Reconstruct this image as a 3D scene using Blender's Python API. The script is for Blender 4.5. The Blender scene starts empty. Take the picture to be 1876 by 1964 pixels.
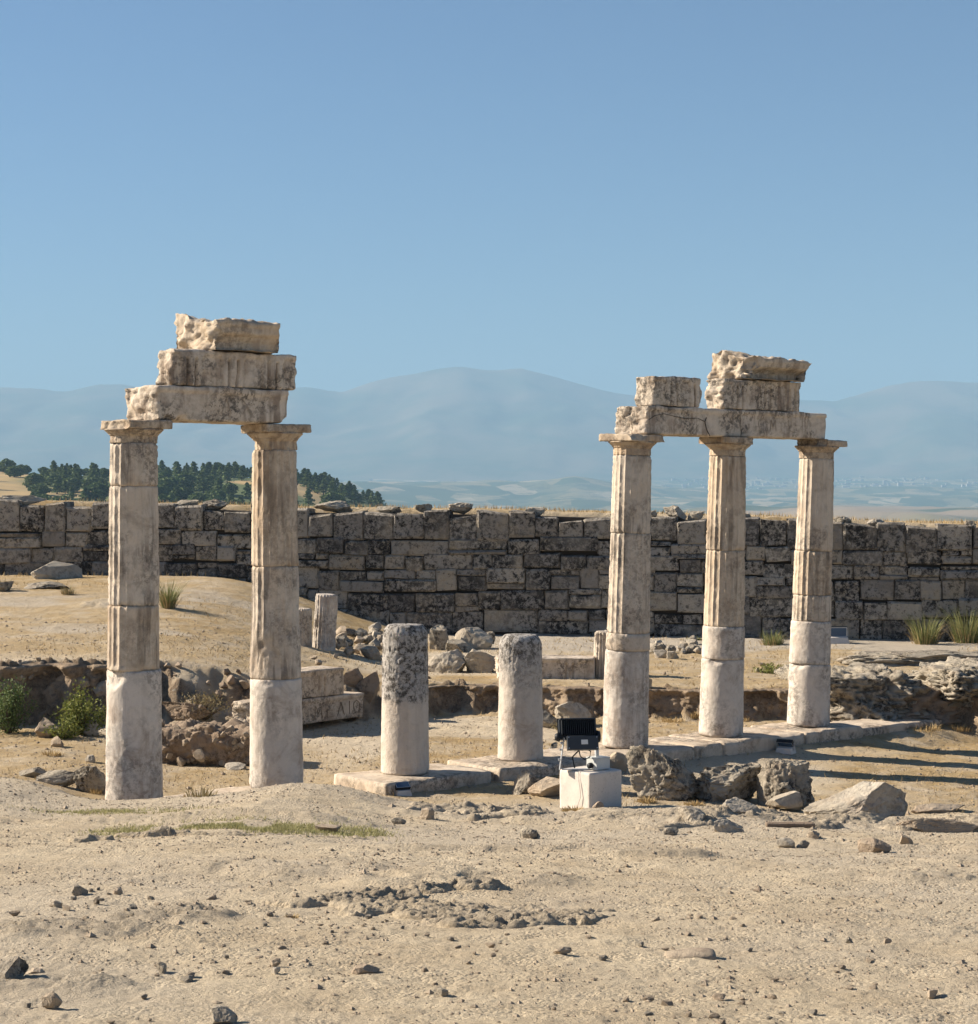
import bpy, bmesh, math, random
import numpy as np
from mathutils import Vector, Matrix

# ---------------------------------------------------------------- camera, sky, sun
scene = bpy.context.scene
COL = scene.collection
EYE = 3.28                      # camera height above the top of the stylobate (z = 0)
F = 3750.0 / 1876.0             # focal length in picture widths
CX, CY, FP = 938.0, 950.0, 3750.0

cam_d = bpy.data.cameras.new('camera'); cam = bpy.data.objects.new('camera', cam_d); COL.objects.link(cam)
cam.location = (0, 0, EYE); cam.rotation_euler = (math.radians(90), 0, 0)
cam_d.sensor_fit = 'HORIZONTAL'; cam_d.sensor_width = 36.0; cam_d.lens = 36.0 * F
cam_d.shift_y = -32.0 / 1876.0
cam_d.clip_start = 0.1; cam_d.clip_end = 60000
scene.camera = cam

SUN_EL = math.radians(30.0)
LAZ = math.radians(-14.0)       # plan direction in which the light travels (x right, y away)
ldir = Vector((math.cos(LAZ) * math.cos(SUN_EL), math.sin(LAZ) * math.cos(SUN_EL), -math.sin(SUN_EL)))
world = bpy.data.worlds.new('World'); scene.world = world; world.use_nodes = True
wn = world.node_tree.nodes; wl = world.node_tree.links
for n in list(wn): wn.remove(n)
sky = wn.new('ShaderNodeTexSky'); sky.sky_type = 'NISHITA'; sky.sun_disc = False
sky.sun_elevation = SUN_EL; sky.sun_rotation = math.atan2(-ldir.x, -ldir.y)
sky.altitude = 350; sky.air_density = 1.0; sky.dust_density = 0.2; sky.ozone_density = 7.0
bg = wn.new('ShaderNodeBackground'); bg.inputs[1].default_value = 0.041
wo = wn.new('ShaderNodeOutputWorld'); wl.new(sky.outputs[0], bg.inputs[0]); wl.new(bg.outputs[0], wo.inputs[0])

sun_d = bpy.data.lights.new('sun', 'SUN'); sun = bpy.data.objects.new('sun', sun_d); COL.objects.link(sun)
sun_d.energy = 5.0; sun_d.angle = math.radians(0.53); sun_d.color = (1.0, 0.88, 0.73)
sun.rotation_euler = ldir.to_track_quat('-Z', 'Y').to_euler(); sun.location = (-30, 8, 30)

vs = scene.view_settings; vs.view_transform = 'Standard'; vs.look = 'None'; vs.gamma = 1.0
vs.exposure = 1.3; vs.use_curve_mapping = False
scene.cycles.use_denoising = True
scene.cycles.max_bounces = 6; scene.cycles.diffuse_bounces = 3; scene.cycles.volume_bounces = 1
scene.cycles.transparent_max_bounces = 8
scene.cycles.sample_clamp_indirect = 6.0

# ---------------------------------------------------------------- small maths
rnd = random.Random(7)
def P(x, y, Y): return Vector(((x - CX) / FP * Y, Y, EYE - (y - CY) / FP * Y))
TH = math.atan2(1.196, 1.391); CT, ST = math.cos(TH), math.sin(TH); LSP = 1.8345
def row(t, n=0.0): return (-3.78 + CT * t + ST * n, 20.8 + ST * t - CT * n)

def _h(ix, iy, iz, seed):
    a = (ix.astype(np.int64) * 374761393 + iy.astype(np.int64) * 668265263 + iz.astype(np.int64) * 2147483647 + seed * 974711) & 0xFFFFFFFF
    a = ((a ^ (a >> 13)) * 1274126177) & 0xFFFFFFFF
    a = ((a ^ (a >> 16)) * 2246822519) & 0xFFFFFFFF
    a = a ^ (a >> 15)
    return (a & 0xFFFFFF).astype(np.float32) / 8388608.0 - 1.0
def vn2(x, y, seed=0):
    x = np.asarray(x, dtype=np.float64); y = np.asarray(y, dtype=np.float64)
    xi = np.floor(x); yi = np.floor(y); fx = (x - xi); fy = (y - yi)
    fx = fx * fx * fx * (fx * (fx * 6 - 15) + 10); fy = fy * fy * fy * (fy * (fy * 6 - 15) + 10)
    z = np.zeros_like(xi)
    a = _h(xi, yi, z, seed); b = _h(xi + 1, yi, z, seed); c = _h(xi, yi + 1, z, seed); d = _h(xi + 1, yi + 1, z, seed)
    return (a * (1 - fx) + b * fx) * (1 - fy) + (c * (1 - fx) + d * fx) * fy
def fbm2(x, y, octv=4, seed=0, gain=0.5, lac=2.03):
    s = 0.0; amp = 1.0; x = np.asarray(x, float); y = np.asarray(y, float)
    for k in range(octv):
        s = s + amp * vn2(x + 17.3 * k, y - 9.1 * k, seed + k); x = x * lac; y = y * lac; amp *= gain
    return s
def vn3(p, seed=0):
    pi = np.floor(p); f = p - pi; f = f * f * f * (f * (f * 6 - 15) + 10); out = 0.0
    for dx in (0, 1):
        wx = f[:, 0] if dx else 1 - f[:, 0]
        for dy in (0, 1):
            wy = f[:, 1] if dy else 1 - f[:, 1]
            for dz in (0, 1):
                wz = f[:, 2] if dz else 1 - f[:, 2]
                out = out + wx * wy * wz * _h(pi[:, 0] + dx, pi[:, 1] + dy, pi[:, 2] + dz, seed)
    return out
def fbm3(p, octv=4, seed=0, gain=0.5):
    s = 0.0; amp = 1.0; p = np.asarray(p, float)
    for k in range(octv):
        s = s + amp * vn3(p + 7.7 * k, seed + k); p = p * 2.03; amp *= gain
    return s
def sstep(a, b, x):
    t = np.clip((np.asarray(x, float) - a) / (b - a), 0, 1); return t * t * (3 - 2 * t)

# ---------------------------------------------------------------- mesh and object helpers
def mesh_np(name, v, faces, smooth=True, attrs=None):
    v = np.ascontiguousarray(v, dtype=np.float32); faces = np.ascontiguousarray(faces, dtype=np.int32)
    me = bpy.data.meshes.new(name); k = faces.shape[1]; n = len(faces)
    me.vertices.add(len(v)); me.vertices.foreach_set('co', v.ravel())
    me.loops.add(n * k); me.loops.foreach_set('vertex_index', faces.ravel())
    me.polygons.add(n); me.polygons.foreach_set('loop_start', np.arange(0, n * k, k, dtype=np.int32))
    me.polygons.foreach_set('loop_total', np.full(n, k, dtype=np.int32))
    me.polygons.foreach_set('use_smooth', np.full(n, bool(smooth)))
    for an, av in (attrs or {}).items():
        a = me.attributes.new(an, 'FLOAT', 'POINT'); a.data.foreach_set('value', np.ascontiguousarray(av, dtype=np.float32))
    me.update(calc_edges=True); me.validate()
    return me
def obj(name, me, mat=None, parent=None, loc=None, rot=None):
    o = bpy.data.objects.new(name, me); COL.objects.link(o)
    if mat is not None and me is not None and not me.materials: me.materials.append(mat)
    if parent is not None: o.parent = parent
    if loc is not None: o.location = loc
    if rot is not None: o.rotation_euler = rot if hasattr(rot, '__len__') else (0, 0, rot)
    return o
def tag(o, label, cat, group=None):
    o['label'] = label; o['category'] = cat
    if group: o['group'] = group
    return o
def struct(o): o['kind'] = 'structure'; return o
def stuff(o, label=None, cat=None):
    o['kind'] = 'stuff'
    if label: o['label'] = label
    if cat: o['category'] = cat
    return o
def empty(name, loc, rz=0.0, rot=None):
    o = bpy.data.objects.new(name, None); COL.objects.link(o); o.location = loc
    o.rotation_euler = rot if rot else (0, 0, rz); o.empty_display_size = 0.2
    return o

class MB:
    """collects simple solids into one mesh"""
    def __init__(s): s.v = []; s.f = []
    def add(s, v, f):
        k = len(s.v); s.v += [tuple(p) for p in v]; s.f += [tuple(i + k for i in q) for q in f]; return s
    def box(s, c, d, rot=None, bev=0.0):
        hx, hy, hz = d[0] / 2, d[1] / 2, d[2] / 2; c = Vector(c)
        if bev <= 0:
            pts = [Vector((sx * hx, sy * hy, sz * hz)) for sz in (-1, 1) for sy in (-1, 1) for sx in (-1, 1)]
            fs = [(0, 2, 3, 1), (4, 5, 7, 6), (0, 1, 5, 4), (2, 6, 7, 3), (0, 4, 6, 2), (1, 3, 7, 5)]
        else:
            bm = bmesh.new(); bmesh.ops.create_cube(bm, size=1.0)
            for q in bm.verts: q.co = Vector((q.co.x * d[0], q.co.y * d[1], q.co.z * d[2]))
            bmesh.ops.bevel(bm, geom=bm.edges[:], offset=bev, segments=2, affect='EDGES', profile=0.5)
            bm.verts.index_update(); pts = [q.co.copy() for q in bm.verts]; fs = [tuple(q.index for q in g.verts) for g in bm.faces]; bm.free()
        if rot is not None: pts = [rot @ p for p in pts]
        return s.add([p + c for p in pts], fs)
    def tube(s, pts, r, n=8, cap=True):
        pts = [Vector(p) for p in pts]; rs = r if hasattr(r, '__len__') else [r] * len(pts)
        v = []; f = []; up = Vector((0.13, 0.21, 0.97))
        for i, p in enumerate(pts):
            d = (pts[min(i + 1, len(pts) - 1)] - pts[max(i - 1, 0)]).normalized()
            a = d.cross(up)
            if a.length < 1e-3: a = d.cross(Vector((1, 0, 0)))
            a.normalize(); b = d.cross(a)
            for k in range(n):
                q = 2 * math.pi * k / n; v.append(p + (a * math.cos(q) + b * math.sin(q)) * rs[i])
        for i in range(len(pts) - 1):
            for k in range(n):
                f.append((i * n + k, i * n + (k + 1) % n, (i + 1) * n + (k + 1) % n, (i + 1) * n + k))
        if cap: f.append(tuple(range(n))[::-1]); f.append(tuple((len(pts) - 1) * n + k for k in range(n)))
        return s.add(v, f)
    def mesh(s, name='mesh', smooth=False):
        me = bpy.data.meshes.new(name); me.from_pydata([tuple(p) for p in s.v], [], s.f)
        if smooth: me.polygons.foreach_set('use_smooth', np.full(len(me.polygons), True))
        me.update(); return me
    def build(s, name, mat, parent=None, loc=None, rot=None, smooth=False):
        return obj(name, s.mesh(name, smooth), mat, parent, loc, rot)

def lattice(nx, ny, nz):
    """surface of a unit box as a welded grid: points in [0,1]^3 and quads"""
    idx = -np.ones((nx + 1, ny + 1, nz + 1), dtype=np.int64)
    I, J, K = np.meshgrid(np.arange(nx + 1), np.arange(ny + 1), np.arange(nz + 1), indexing='ij')
    m = (I == 0) | (I == nx) | (J == 0) | (J == ny) | (K == 0) | (K == nz)
    idx[m] = np.arange(m.sum()); p = np.stack([I[m] / nx, J[m] / ny, K[m] / nz], 1).astype(float)
    q = []
    def face(a, flip):
        s = np.stack([a[:-1, :-1], a[1:, :-1], a[1:, 1:], a[:-1, 1:]], -1).reshape(-1, 4)
        q.append(s[:, ::-1] if flip else s)
    face(idx[:, :, 0], True); face(idx[:, :, nz], False)
    face(idx[:, 0, :], False); face(idx[:, ny, :], True)
    face(idx[0, :, :], True); face(idx[nx, :, :], False)
    return p, np.concatenate(q)
def rounded(p, half, r):
    """round the edges of box points (centred) with radius r"""
    half = np.asarray(half, float); s = np.sign(p); a = np.abs(p); inner = np.maximum(half - r, 0.0)
    o = np.maximum(a - inner, 0.0); ln = np.linalg.norm(o, axis=1, keepdims=True) + 1e-9
    o = np.where(ln > r, o * (r / ln), o)
    return s * (np.minimum(a, inner) + o)
def vnoise_vec(p, scale, seed, octv=4):
    return np.stack([fbm3(p * scale, octv, seed), fbm3(p * scale + 31.7, octv, seed + 50), fbm3(p * scale - 19.3, octv, seed + 90)], 1)

_ICO = {}
def ico(sub):
    if sub not in _ICO:
        bm = bmesh.new(); bmesh.ops.create_icosphere(bm, subdivisions=sub, radius=1.0)
        bm.verts.ensure_lookup_table()
        _ICO[sub] = (np.array([v.co[:] for v in bm.verts]), np.array([[w.index for w in f.verts] for f in bm.faces])); bm.free()
    return _ICO[sub]
def rock_mesh(seed, dims, sub=4, cuts=9, rough=0.10, fine=0.03, name='rock', boxy=0.0):
    v, f = ico(sub); v = v.copy(); r = random.Random(seed); bx = max(boxy, 0.25)
    m = np.max(np.abs(v), axis=1, keepdims=True); v = v * (1 - bx) + (v / m) * 0.82 * bx
    v = v + vnoise_vec(v, 1.3, seed * 3 + 1, 3) * rough
    for k in range(cuts + 11):
        n = np.array([r.gauss(0, 1), r.gauss(0, 1), r.gauss(0, 0.75)]); n /= np.linalg.norm(n)
        d = r.uniform(0.42, 0.78) + 0.14 * boxy; s = v @ n; over = np.maximum(s - d, 0); v = v - over[:, None] * n
    if fine > 0:
        g = fbm3(v * 2.6, 4, seed * 5 + 3, 0.55); v = v * (1 - fine * 1.1 * sstep(0.16, 0.0, np.abs(g)) + fine * 0.9 * fbm3(v * 6.5, 4, seed * 5 + 2, 0.62))[:, None]
    lo, hi = v.min(0), v.max(0); v = (v - (lo + hi) / 2) / (hi - lo) * np.asarray(dims, float)[None]
    v[:, 2] -= v[:, 2].min()
    return mesh_np(name, v, f, sub >= 6)

# ---------------------------------------------------------------- materials
class NT:
    def __init__(s, name):
        s.m = bpy.data.materials.new(name); s.m.use_nodes = True; t = s.m.node_tree; s.n = t.nodes; s.l = t.links
        for q in list(s.n): s.n.remove(q)
        s.out = s.n.new('ShaderNodeOutputMaterial'); s.b = s.n.new('ShaderNodeBsdfPrincipled')
        s.l.new(s.b.outputs[0], s.out.inputs[0]); s.b.inputs['Specular IOR Level'].default_value = 0.2
    def _in(s, sock, v):
        if isinstance(v, bpy.types.NodeSocket): s.l.new(v, sock)
        elif v is not None:
            if hasattr(v, '__len__') and len(v) == 3 and sock.type == 'RGBA': v = (*v, 1)
            sock.default_value = v
    def coord(s, rand=True, kind='Object'):
        tc = s.n.new('ShaderNodeTexCoord').outputs[kind]
        if not rand: return tc
        r = s.n.new('ShaderNodeObjectInfo').outputs['Random']
        return s.vmath('ADD', tc, s.vmath('SCALE', (13.1, 27.7, 41.3), None, r))
    def vmath(s, op, a, b=None, sc=None):
        q = s.n.new('ShaderNodeVectorMath'); q.operation = op; s._in(q.inputs[0], a)
        if b is not None: s._in(q.inputs[1], b)
        if sc is not None: s._in(q.inputs['Scale'], sc)
        return q.outputs[0]
    def math(s, op, a, b=None, c=None, clamp=False):
        q = s.n.new('ShaderNodeMath'); q.operation = op; q.use_clamp = clamp; s._in(q.inputs[0], a)
        if b is not None: s._in(q.inputs[1], b)
        if c is not None: s._in(q.inputs[2], c)
        return q.outputs[0]
    def noise(s, vec, scale, detail=4, rough=0.55, dist=0.0):
        q = s.n.new('ShaderNodeTexNoise'); s._in(q.inputs['Vector'], vec); q.inputs['Scale'].default_value = scale
        q.inputs['Detail'].default_value = detail; q.inputs['Roughness'].default_value = rough; q.inputs['Distortion'].default_value = dist
        return q.outputs[0]
    def voro(s, vec, scale, feat='F1', out='Distance', rnd_=1.0):
        q = s.n.new('ShaderNodeTexVoronoi'); q.feature = feat; s._in(q.inputs['Vector'], vec); q.inputs['Scale'].default_value = scale
        q.inputs['Randomness'].default_value = rnd_
        return q.outputs[out]
    def ramp(s, x, lo, hi, a=0.0, b=1.0):
        q = s.n.new('ShaderNodeMapRange'); q.interpolation_type = 'SMOOTHSTEP'; s._in(q.inputs[0], x)
        for i, v in zip((1, 2, 3, 4), (lo, hi, a, b)): q.inputs[i].default_value = v
        return q.outputs[0]
    def mix(s, f, a, b, mode='MIX'):
        q = s.n.new('ShaderNodeMix'); q.data_type = 'RGBA'; q.blend_type = mode; q.clamp_factor = True
        s._in(q.inputs[0], f); s._in(q.inputs[6], a); s._in(q.inputs[7], b); return q.outputs[2]
    def attr(s, name):
        q = s.n.new('ShaderNodeAttribute'); q.attribute_name = name; return q.outputs['Fac']
    def rand(s): return s.n.new('ShaderNodeObjectInfo').outputs['Random']
    def bump(s, h, strength, dist=0.02, prev=None):
        q = s.n.new('ShaderNodeBump'); q.inputs['Strength'].default_value = strength; q.inputs['Distance'].default_value = dist
        s._in(q.inputs['Height'], h)
        if prev is not None: s.l.new(prev, q.inputs['Normal'])
        return q.outputs[0]
    def done(s, color, rough=0.9, normal=None, metal=None):
        s._in(s.b.inputs['Base Color'], color); s._in(s.b.inputs['Roughness'], rough)
        if normal is not None: s.l.new(normal, s.b.inputs['Normal'])
        if metal is not None: s.b.inputs['Metallic'].default_value = metal
        return s.m

def plain(name, col, rough=0.6, metal=0.0, var=0.15, scale=20):
    t = NT(name); c = t.coord(); n = t.noise(c, scale, 5)
    d = tuple(x * (1 - var) for x in col); e = tuple(min(1, x * (1 + var)) for x in col)
    return t.done(t.mix(n, d, e), t.ramp(n, 0.2, 0.8, rough - 0.08, rough + 0.08), t.bump(n, 0.08, 0.004), metal)

def stone(name, a, b, stain=(0.16, 0.11, 0.075), stain_amt=0.5, black=0.4, black_scale=1.6, streak=0.5, bump=0.35, pit=0.5, ztop=None, warm=0.0):
    """weathered limestone / marble: pale body, ochre patches, dark rain streaks, black lichen crusts and pits"""
    t = NT(name); c = t.coord()
    big = t.noise(c, 1.9, 5, 0.6); mid = t.noise(c, 9.0, 7, 0.68); fine = t.noise(c, 55.0, 6, 0.7)
    col = t.mix(t.ramp(big, 0.32, 0.68), a, b)
    col = t.mix(t.math('MULTIPLY', t.ramp(mid, 0.48, 0.75), 0.55), col, tuple(x * 0.62 for x in a))
    if warm > 0:
        w = t.ramp(t.noise(c, 2.6, 5, 0.6, 0.4), 0.45, 0.7)
        col = t.mix(t.math('MULTIPLY', w, warm), col, (0.47, 0.30, 0.15))
    sv = t.vmath('MULTIPLY', c, (7.0, 7.0, 0.75))
    st = t.math('MULTIPLY', t.ramp(t.noise(sv, 1.3, 6, 0.62, 0.25), 0.46, 0.62), t.ramp(t.noise(c, 1.25, 4, 0.6), 0.38, 0.60))
    col = t.mix(t.math('MULTIPLY', st, streak), col, stain)
    s2 = t.math('MULTIPLY', t.ramp(t.noise(c, 3.4, 8, 0.7, 0.5), 0.48, 0.66), stain_amt)
    col = t.mix(s2, col, tuple(x * 1.5 for x in stain))
    area = t.ramp(t.noise(c, black_scale, 5, 0.62, 0.3), 0.40, 0.60)
    if ztop is not None:
        zz = t.n.new('ShaderNodeSeparateXYZ'); t._in(zz.inputs[0], t.coord(False))
        zn = t.math('ADD', zz.outputs[2], t.math('MULTIPLY', t.math('SUBTRACT', t.noise(c, 7.0, 7, 0.7), 0.5), ztop[2]))
        zm = t.ramp(zn, ztop[0], ztop[1]); col = t.mix(zm, col, (0.40, 0.38, 0.35)); area = t.math('MULTIPLY', zm, t.ramp(t.noise(c, 3.0, 4, 0.6), 0.25, 0.5))
    spots = t.ramp(t.noise(c, 15.0, 9, 0.78), 0.45, 0.56)
    lich = t.math('MULTIPLY', t.math('MULTIPLY', area, spots), black, clamp=True)
    col = t.mix(lich, col, (0.028, 0.026, 0.024))
    pt = t.math('MULTIPLY', t.ramp(t.voro(c, 38.0), 0.0, 0.26, 1, 0), t.ramp(t.noise(c, 4.5, 4), 0.48, 0.62))
    col = t.mix(t.math('MULTIPLY', pt, pit), col, (0.05, 0.042, 0.034))
    col = t.mix(t.math('MULTIPLY', t.ramp(fine, 0.3, 0.75), 0.3), col, tuple(x * 0.7 for x in a), 'MIX')
    h = t.math('ADD', t.math('MULTIPLY', mid, 0.6), t.math('MULTIPLY', fine, 0.3))
    h = t.math('SUBTRACT', h, t.math('MULTIPLY', pt, pit * 0.7))
    return t.done(col, 0.88, t.bump(h, bump, 0.045))

MAT = {}
MAT['marble_low'] = stone('marble_low', (0.67, 0.595, 0.505), (0.58, 0.53, 0.465), stain_amt=0.5, black=0.55, streak=0.4, bump=0.4, pit=0.35)
MAT['marble_up'] = stone('marble_up', (0.63, 0.55, 0.45), (0.55, 0.465, 0.365), stain=(0.11, 0.085, 0.065), stain_amt=0.4, black=0.6, streak=0.8, bump=0.35, pit=0.4, warm=0.25)
MAT['marble_warm'] = stone('marble_warm', (0.62, 0.525, 0.405), (0.54, 0.435, 0.325), stain=(0.12, 0.088, 0.062), stain_amt=0.35, black=0.35, streak=0.75, bump=0.3, pit=0.3, warm=0.4)
MAT['capital'] = stone('capital', (0.54, 0.45, 0.34), (0.45, 0.36, 0.26), stain_amt=0.6, black=0.7, streak=0.7, bump=0.45, pit=0.4, warm=0.4)
MAT['entab'] = stone('entab', (0.63, 0.55, 0.45), (0.55, 0.47, 0.37), stain_amt=0.45, black=0.85, black_scale=1.9, streak=0.85, bump=0.4, pit=0.45, warm=0.15)
MAT['cornice'] = stone('cornice', (0.60, 0.515, 0.405), (0.51, 0.42, 0.31), stain_amt=0.5, black=0.5, streak=0.5, bump=0.5, pit=0.4, warm=0.35)
MAT['stump_black'] = stone('stump_black', (0.65, 0.565, 0.465), (0.57, 0.51, 0.435), stain_amt=0.3, black=1.0, streak=0.15, bump=0.7, pit=0.6, ztop=(0.80, 0.95, 0.5))
MAT['stump_pale'] = stone('stump_pale', (0.65, 0.565, 0.465), (0.57, 0.51, 0.435), stain_amt=0.45, black=0.95, streak=0.15, bump=0.6, pit=0.5, ztop=(0.65, 1.5, 0.9))
MAT['stub_top'] = stone('stub_top', (0.44, 0.42, 0.39), (0.36, 0.345, 0.32), stain_amt=0.15, black=1.0, black_scale=2.2, streak=0.1, bump=1.0, pit=0.9)
MAT['earth'] = stone('earth', (0.38, 0.29, 0.195), (0.27, 0.20, 0.135), stain=(0.07, 0.05, 0.035), stain_amt=0.6, black=0.5, black_scale=3.0, streak=0.0, bump=1.0, pit=0.5)
MAT['slab'] = stone('slab', (0.60, 0.51, 0.40), (0.53, 0.44, 0.335), stain_amt=0.55, black=0.8, streak=0.2, bump=0.4, pit=0.4, warm=0.2)
MAT['boulder'] = stone('boulder', (0.42, 0.37, 0.29), (0.34, 0.30, 0.23), stain_amt=0.4, black=1.0, black_scale=2.4, streak=0.1, bump=1.0, pit=0.8)
MAT['boulder_pale'] = stone('boulder_pale', (0.48, 0.43, 0.35), (0.40, 0.345, 0.26), stain_amt=0.4, black=0.5, black_scale=2.4, streak=0.1, bump=0.8, pit=0.6)
MAT['fieldstone'] = stone('fieldstone', (0.44, 0.36, 0.265), (0.35, 0.28, 0.20), stain_amt=0.45, black=0.25, streak=0.0, bump=0.7, pit=0.3)
MAT['conglomerate'] = stone('conglomerate', (0.36, 0.28, 0.20), (0.27, 0.20, 0.14), stain_amt=0.5, black=0.7, black_scale=3.0, streak=0.0, bump=1.0, pit=0.7)
MAT['concrete'] = stone('concrete', (0.63, 0.57, 0.50), (0.60, 0.55, 0.49), stain_amt=0.08, black=0.05, streak=0.05, bump=0.15, pit=0.75)

def wall_stone():
    t = NT('wall_stone'); c = t.coord(); r = t.rand()
    big = t.noise(c, 2.2, 6, 0.65); mid = t.noise(c, 8.0, 8, 0.72); fine = t.noise(c, 40, 5, 0.7)
    col = t.mix(r, (0.22, 0.195, 0.165), (0.58, 0.51, 0.405))
    col = t.mix(t.ramp(big, 0.35, 0.7), col, (0.36, 0.33, 0.29))
    tan = t.math('MULTIPLY', t.ramp(t.noise(c, 1.4, 4, 0.6), 0.52, 0.66), 0.5)
    col = t.mix(tan, col, (0.48, 0.39, 0.265))
    thr = t.math('MULTIPLY_ADD', t.math('FRACT', t.math('MULTIPLY', r, 7.31)), 0.10, 0.42)
    l1 = t.math('MULTIPLY', t.math('SUBTRACT', t.noise(c, 9.0, 12, 0.8, 0.2), thr), 11.0, clamp=True)
    area = t.ramp(t.noise(c, 1.1, 3, 0.55), 0.30, 0.58)
    col = t.mix(t.math('MULTIPLY', l1, t.math('MULTIPLY_ADD', area, 0.7, 0.28)), col, (0.022, 0.021, 0.020))
    w = t.ramp(t.noise(c, 20, 8, 0.8), 0.54, 0.62)
    col = t.mix(t.math('MULTIPLY', w, 0.45), col, (0.40, 0.39, 0.36))
    h = t.math('ADD', mid, t.math('MULTIPLY', fine, 0.4))
    return t.done(col, 0.95, t.bump(h, 1.0, 0.09))
MAT['wall'] = wall_stone()
MAT['core'] = plain('core', (0.06, 0.05, 0.04), 0.95)

def ground_mat():
    t = NT('ground'); c = t.coord(False, 'Object')
    n0 = t.noise(c, 0.35, 5, 0.6); n1 = t.noise(c, 1.7, 6, 0.65, 0.2); n2 = t.noise(c, 11, 7, 0.7); n3 = t.noise(c, 70, 5, 0.7)
    dirt = t.mix(t.ramp(n1, 0.3, 0.7), (0.50, 0.405, 0.275), (0.63, 0.53, 0.375))
    dirt = t.mix(t.math('MULTIPLY', t.ramp(n0, 0.42, 0.58), 0.65), dirt, (0.54, 0.465, 0.355))
    dry = t.mix(t.ramp(n2, 0.35, 0.65), (0.36, 0.245, 0.11), (0.43, 0.32, 0.165))
    col = t.mix(t.math('MULTIPLY', t.attr('dry'), t.ramp(n1, 0.25, 0.6)), dirt, dry)
    rk = t.mix(t.ramp(n2, 0.3, 0.7), (0.46, 0.385, 0.28), (0.55, 0.475, 0.365))
    rk = t.mix(t.math('MULTIPLY', t.ramp(t.noise(c, 6.5, 8, 0.75), 0.55, 0.68), 0.7), rk, (0.13, 0.115, 0.095))
    rk = t.mix(t.ramp(t.noise(c, 21, 8, 0.75), 0.62, 0.7), rk, (0.05, 0.045, 0.04))
    col = t.mix(t.attr('rock'), col, rk)
    col = t.mix(t.attr('bank'), col, t.mix(t.ramp(n2, 0.35, 0.7), (0.13, 0.092, 0.06), (0.30, 0.225, 0.15)))
    col = t.mix(t.attr('path'), col, (0.47, 0.42, 0.345))
    tw = t.ramp(t.noise(t.vmath('MULTIPLY', c, (1, 2.2, 1)), 26, 6, 0.8), 0.60, 0.68)
    col = t.mix(t.math('MULTIPLY', tw, 0.35), col, (0.16, 0.12, 0.08))
    g = t.voro(c, 55.0); gm = t.ramp(t.noise(c, 3.1, 4), 0.42, 0.62)
    col = t.mix(t.math('MULTIPLY', t.math('MULTIPLY', t.ramp(g, 0.1, 0.45, 1, 0), gm), 0.35), col, (0.52, 0.465, 0.38))
    col = t.mix(t.math('MULTIPLY', t.ramp(n3, 0.45, 0.8), 0.45), col, (0.22, 0.17, 0.115))
    col = t.mix(t.math('MULTIPLY', t.ramp(t.noise(c, 24, 8, 0.78), 0.50, 0.64), 0.42), col, (0.30, 0.24, 0.165)); col = t.mix(t.math('MULTIPLY', t.ramp(t.noise(c, 4.2, 7, 0.7), 0.54, 0.66), 0.3), col, (0.40, 0.34, 0.255))
    n4 = t.noise(c, 190, 4, 0.75); grit = t.ramp(n4, 0.56, 0.68)
    col = t.mix(t.math('MULTIPLY', grit, 0.42), col, (0.16, 0.12, 0.08)); col = t.mix(t.math('MULTIPLY', t.ramp(n4, 0.36, 0.26), 0.4), col, (0.66, 0.57, 0.44))
    rkn = t.noise(c, 33, 9, 0.8)
    h = t.math('ADD', t.math('MULTIPLY', n2, 0.7), t.math('MULTIPLY', n3, 0.5)); h = t.math('ADD', h, t.math('MULTIPLY', n4, 0.22))
    h = t.math('SUBTRACT', h, t.math('MULTIPLY', t.math('MULTIPLY', g, gm), 0.5)); h = t.math('ADD', h, t.math('MULTIPLY', t.math('MULTIPLY', rkn, t.attr('rock')), 1.2))
    return t.done(col, 0.95, t.bump(h, 1.0, 0.04))
MAT['ground'] = ground_mat()

def leaf_mat(name, a, b, trans=0.25):
    t = NT(name); g = t.n.new('ShaderNodeNewGeometry').outputs['Random Per Island']
    col = t.mix(g, a, b); m = t.done(col, 0.7)
    tr = t.n.new('ShaderNodeBsdfTranslucent'); t._in(tr.inputs[0], col)
    mx = t.n.new('ShaderNodeMixShader'); mx.inputs[0].default_value = trans
    t.l.new(t.b.outputs[0], mx.inputs[1]); t.l.new(tr.outputs[0], mx.inputs[2]); t.l.new(mx.outputs[0], t.out.inputs[0])
    return m
MAT['leaf'] = leaf_mat('leaf', (0.11, 0.14, 0.03), (0.28, 0.29, 0.08))
MAT['leaf_dark'] = leaf_mat('leaf_dark', (0.06, 0.10, 0.035), (0.16, 0.20, 0.07))
MAT['leaf_dry'] = leaf_mat('leaf_dry', (0.17, 0.14, 0.07), (0.30, 0.24, 0.12))
MAT['straw'] = leaf_mat('straw', (0.33, 0.23, 0.10), (0.47, 0.35, 0.18), 0.15)
MAT['reed'] = leaf_mat('reed', (0.11, 0.14, 0.045), (0.30, 0.29, 0.12))
MAT['turf'] = leaf_mat('turf', (0.24, 0.24, 0.09), (0.42, 0.38, 0.19))
MAT['pine'] = leaf_mat('pine', (0.05, 0.085, 0.022), (0.13, 0.17, 0.05), 0.2)
MAT['bark'] = plain('bark', (0.10, 0.07, 0.05), 0.9)
MAT['black_metal'] = plain('black_metal', (0.018, 0.021, 0.024), 0.5, 0.0, 0.3)
MAT['grey_metal'] = plain('grey_metal', (0.045, 0.052, 0.06), 0.45, 0.0, 0.2)
MAT['galv'] = plain('galv', (0.42, 0.44, 0.46), 0.45, 0.5, 0.25)
MAT['box_grey'] = plain('box_grey', (0.50, 0.52, 0.50), 0.6, 0.0, 0.08)
MAT['label'] = plain('label', (0.68, 0.68, 0.64), 0.6, 0.0, 0.08, 60)
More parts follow.
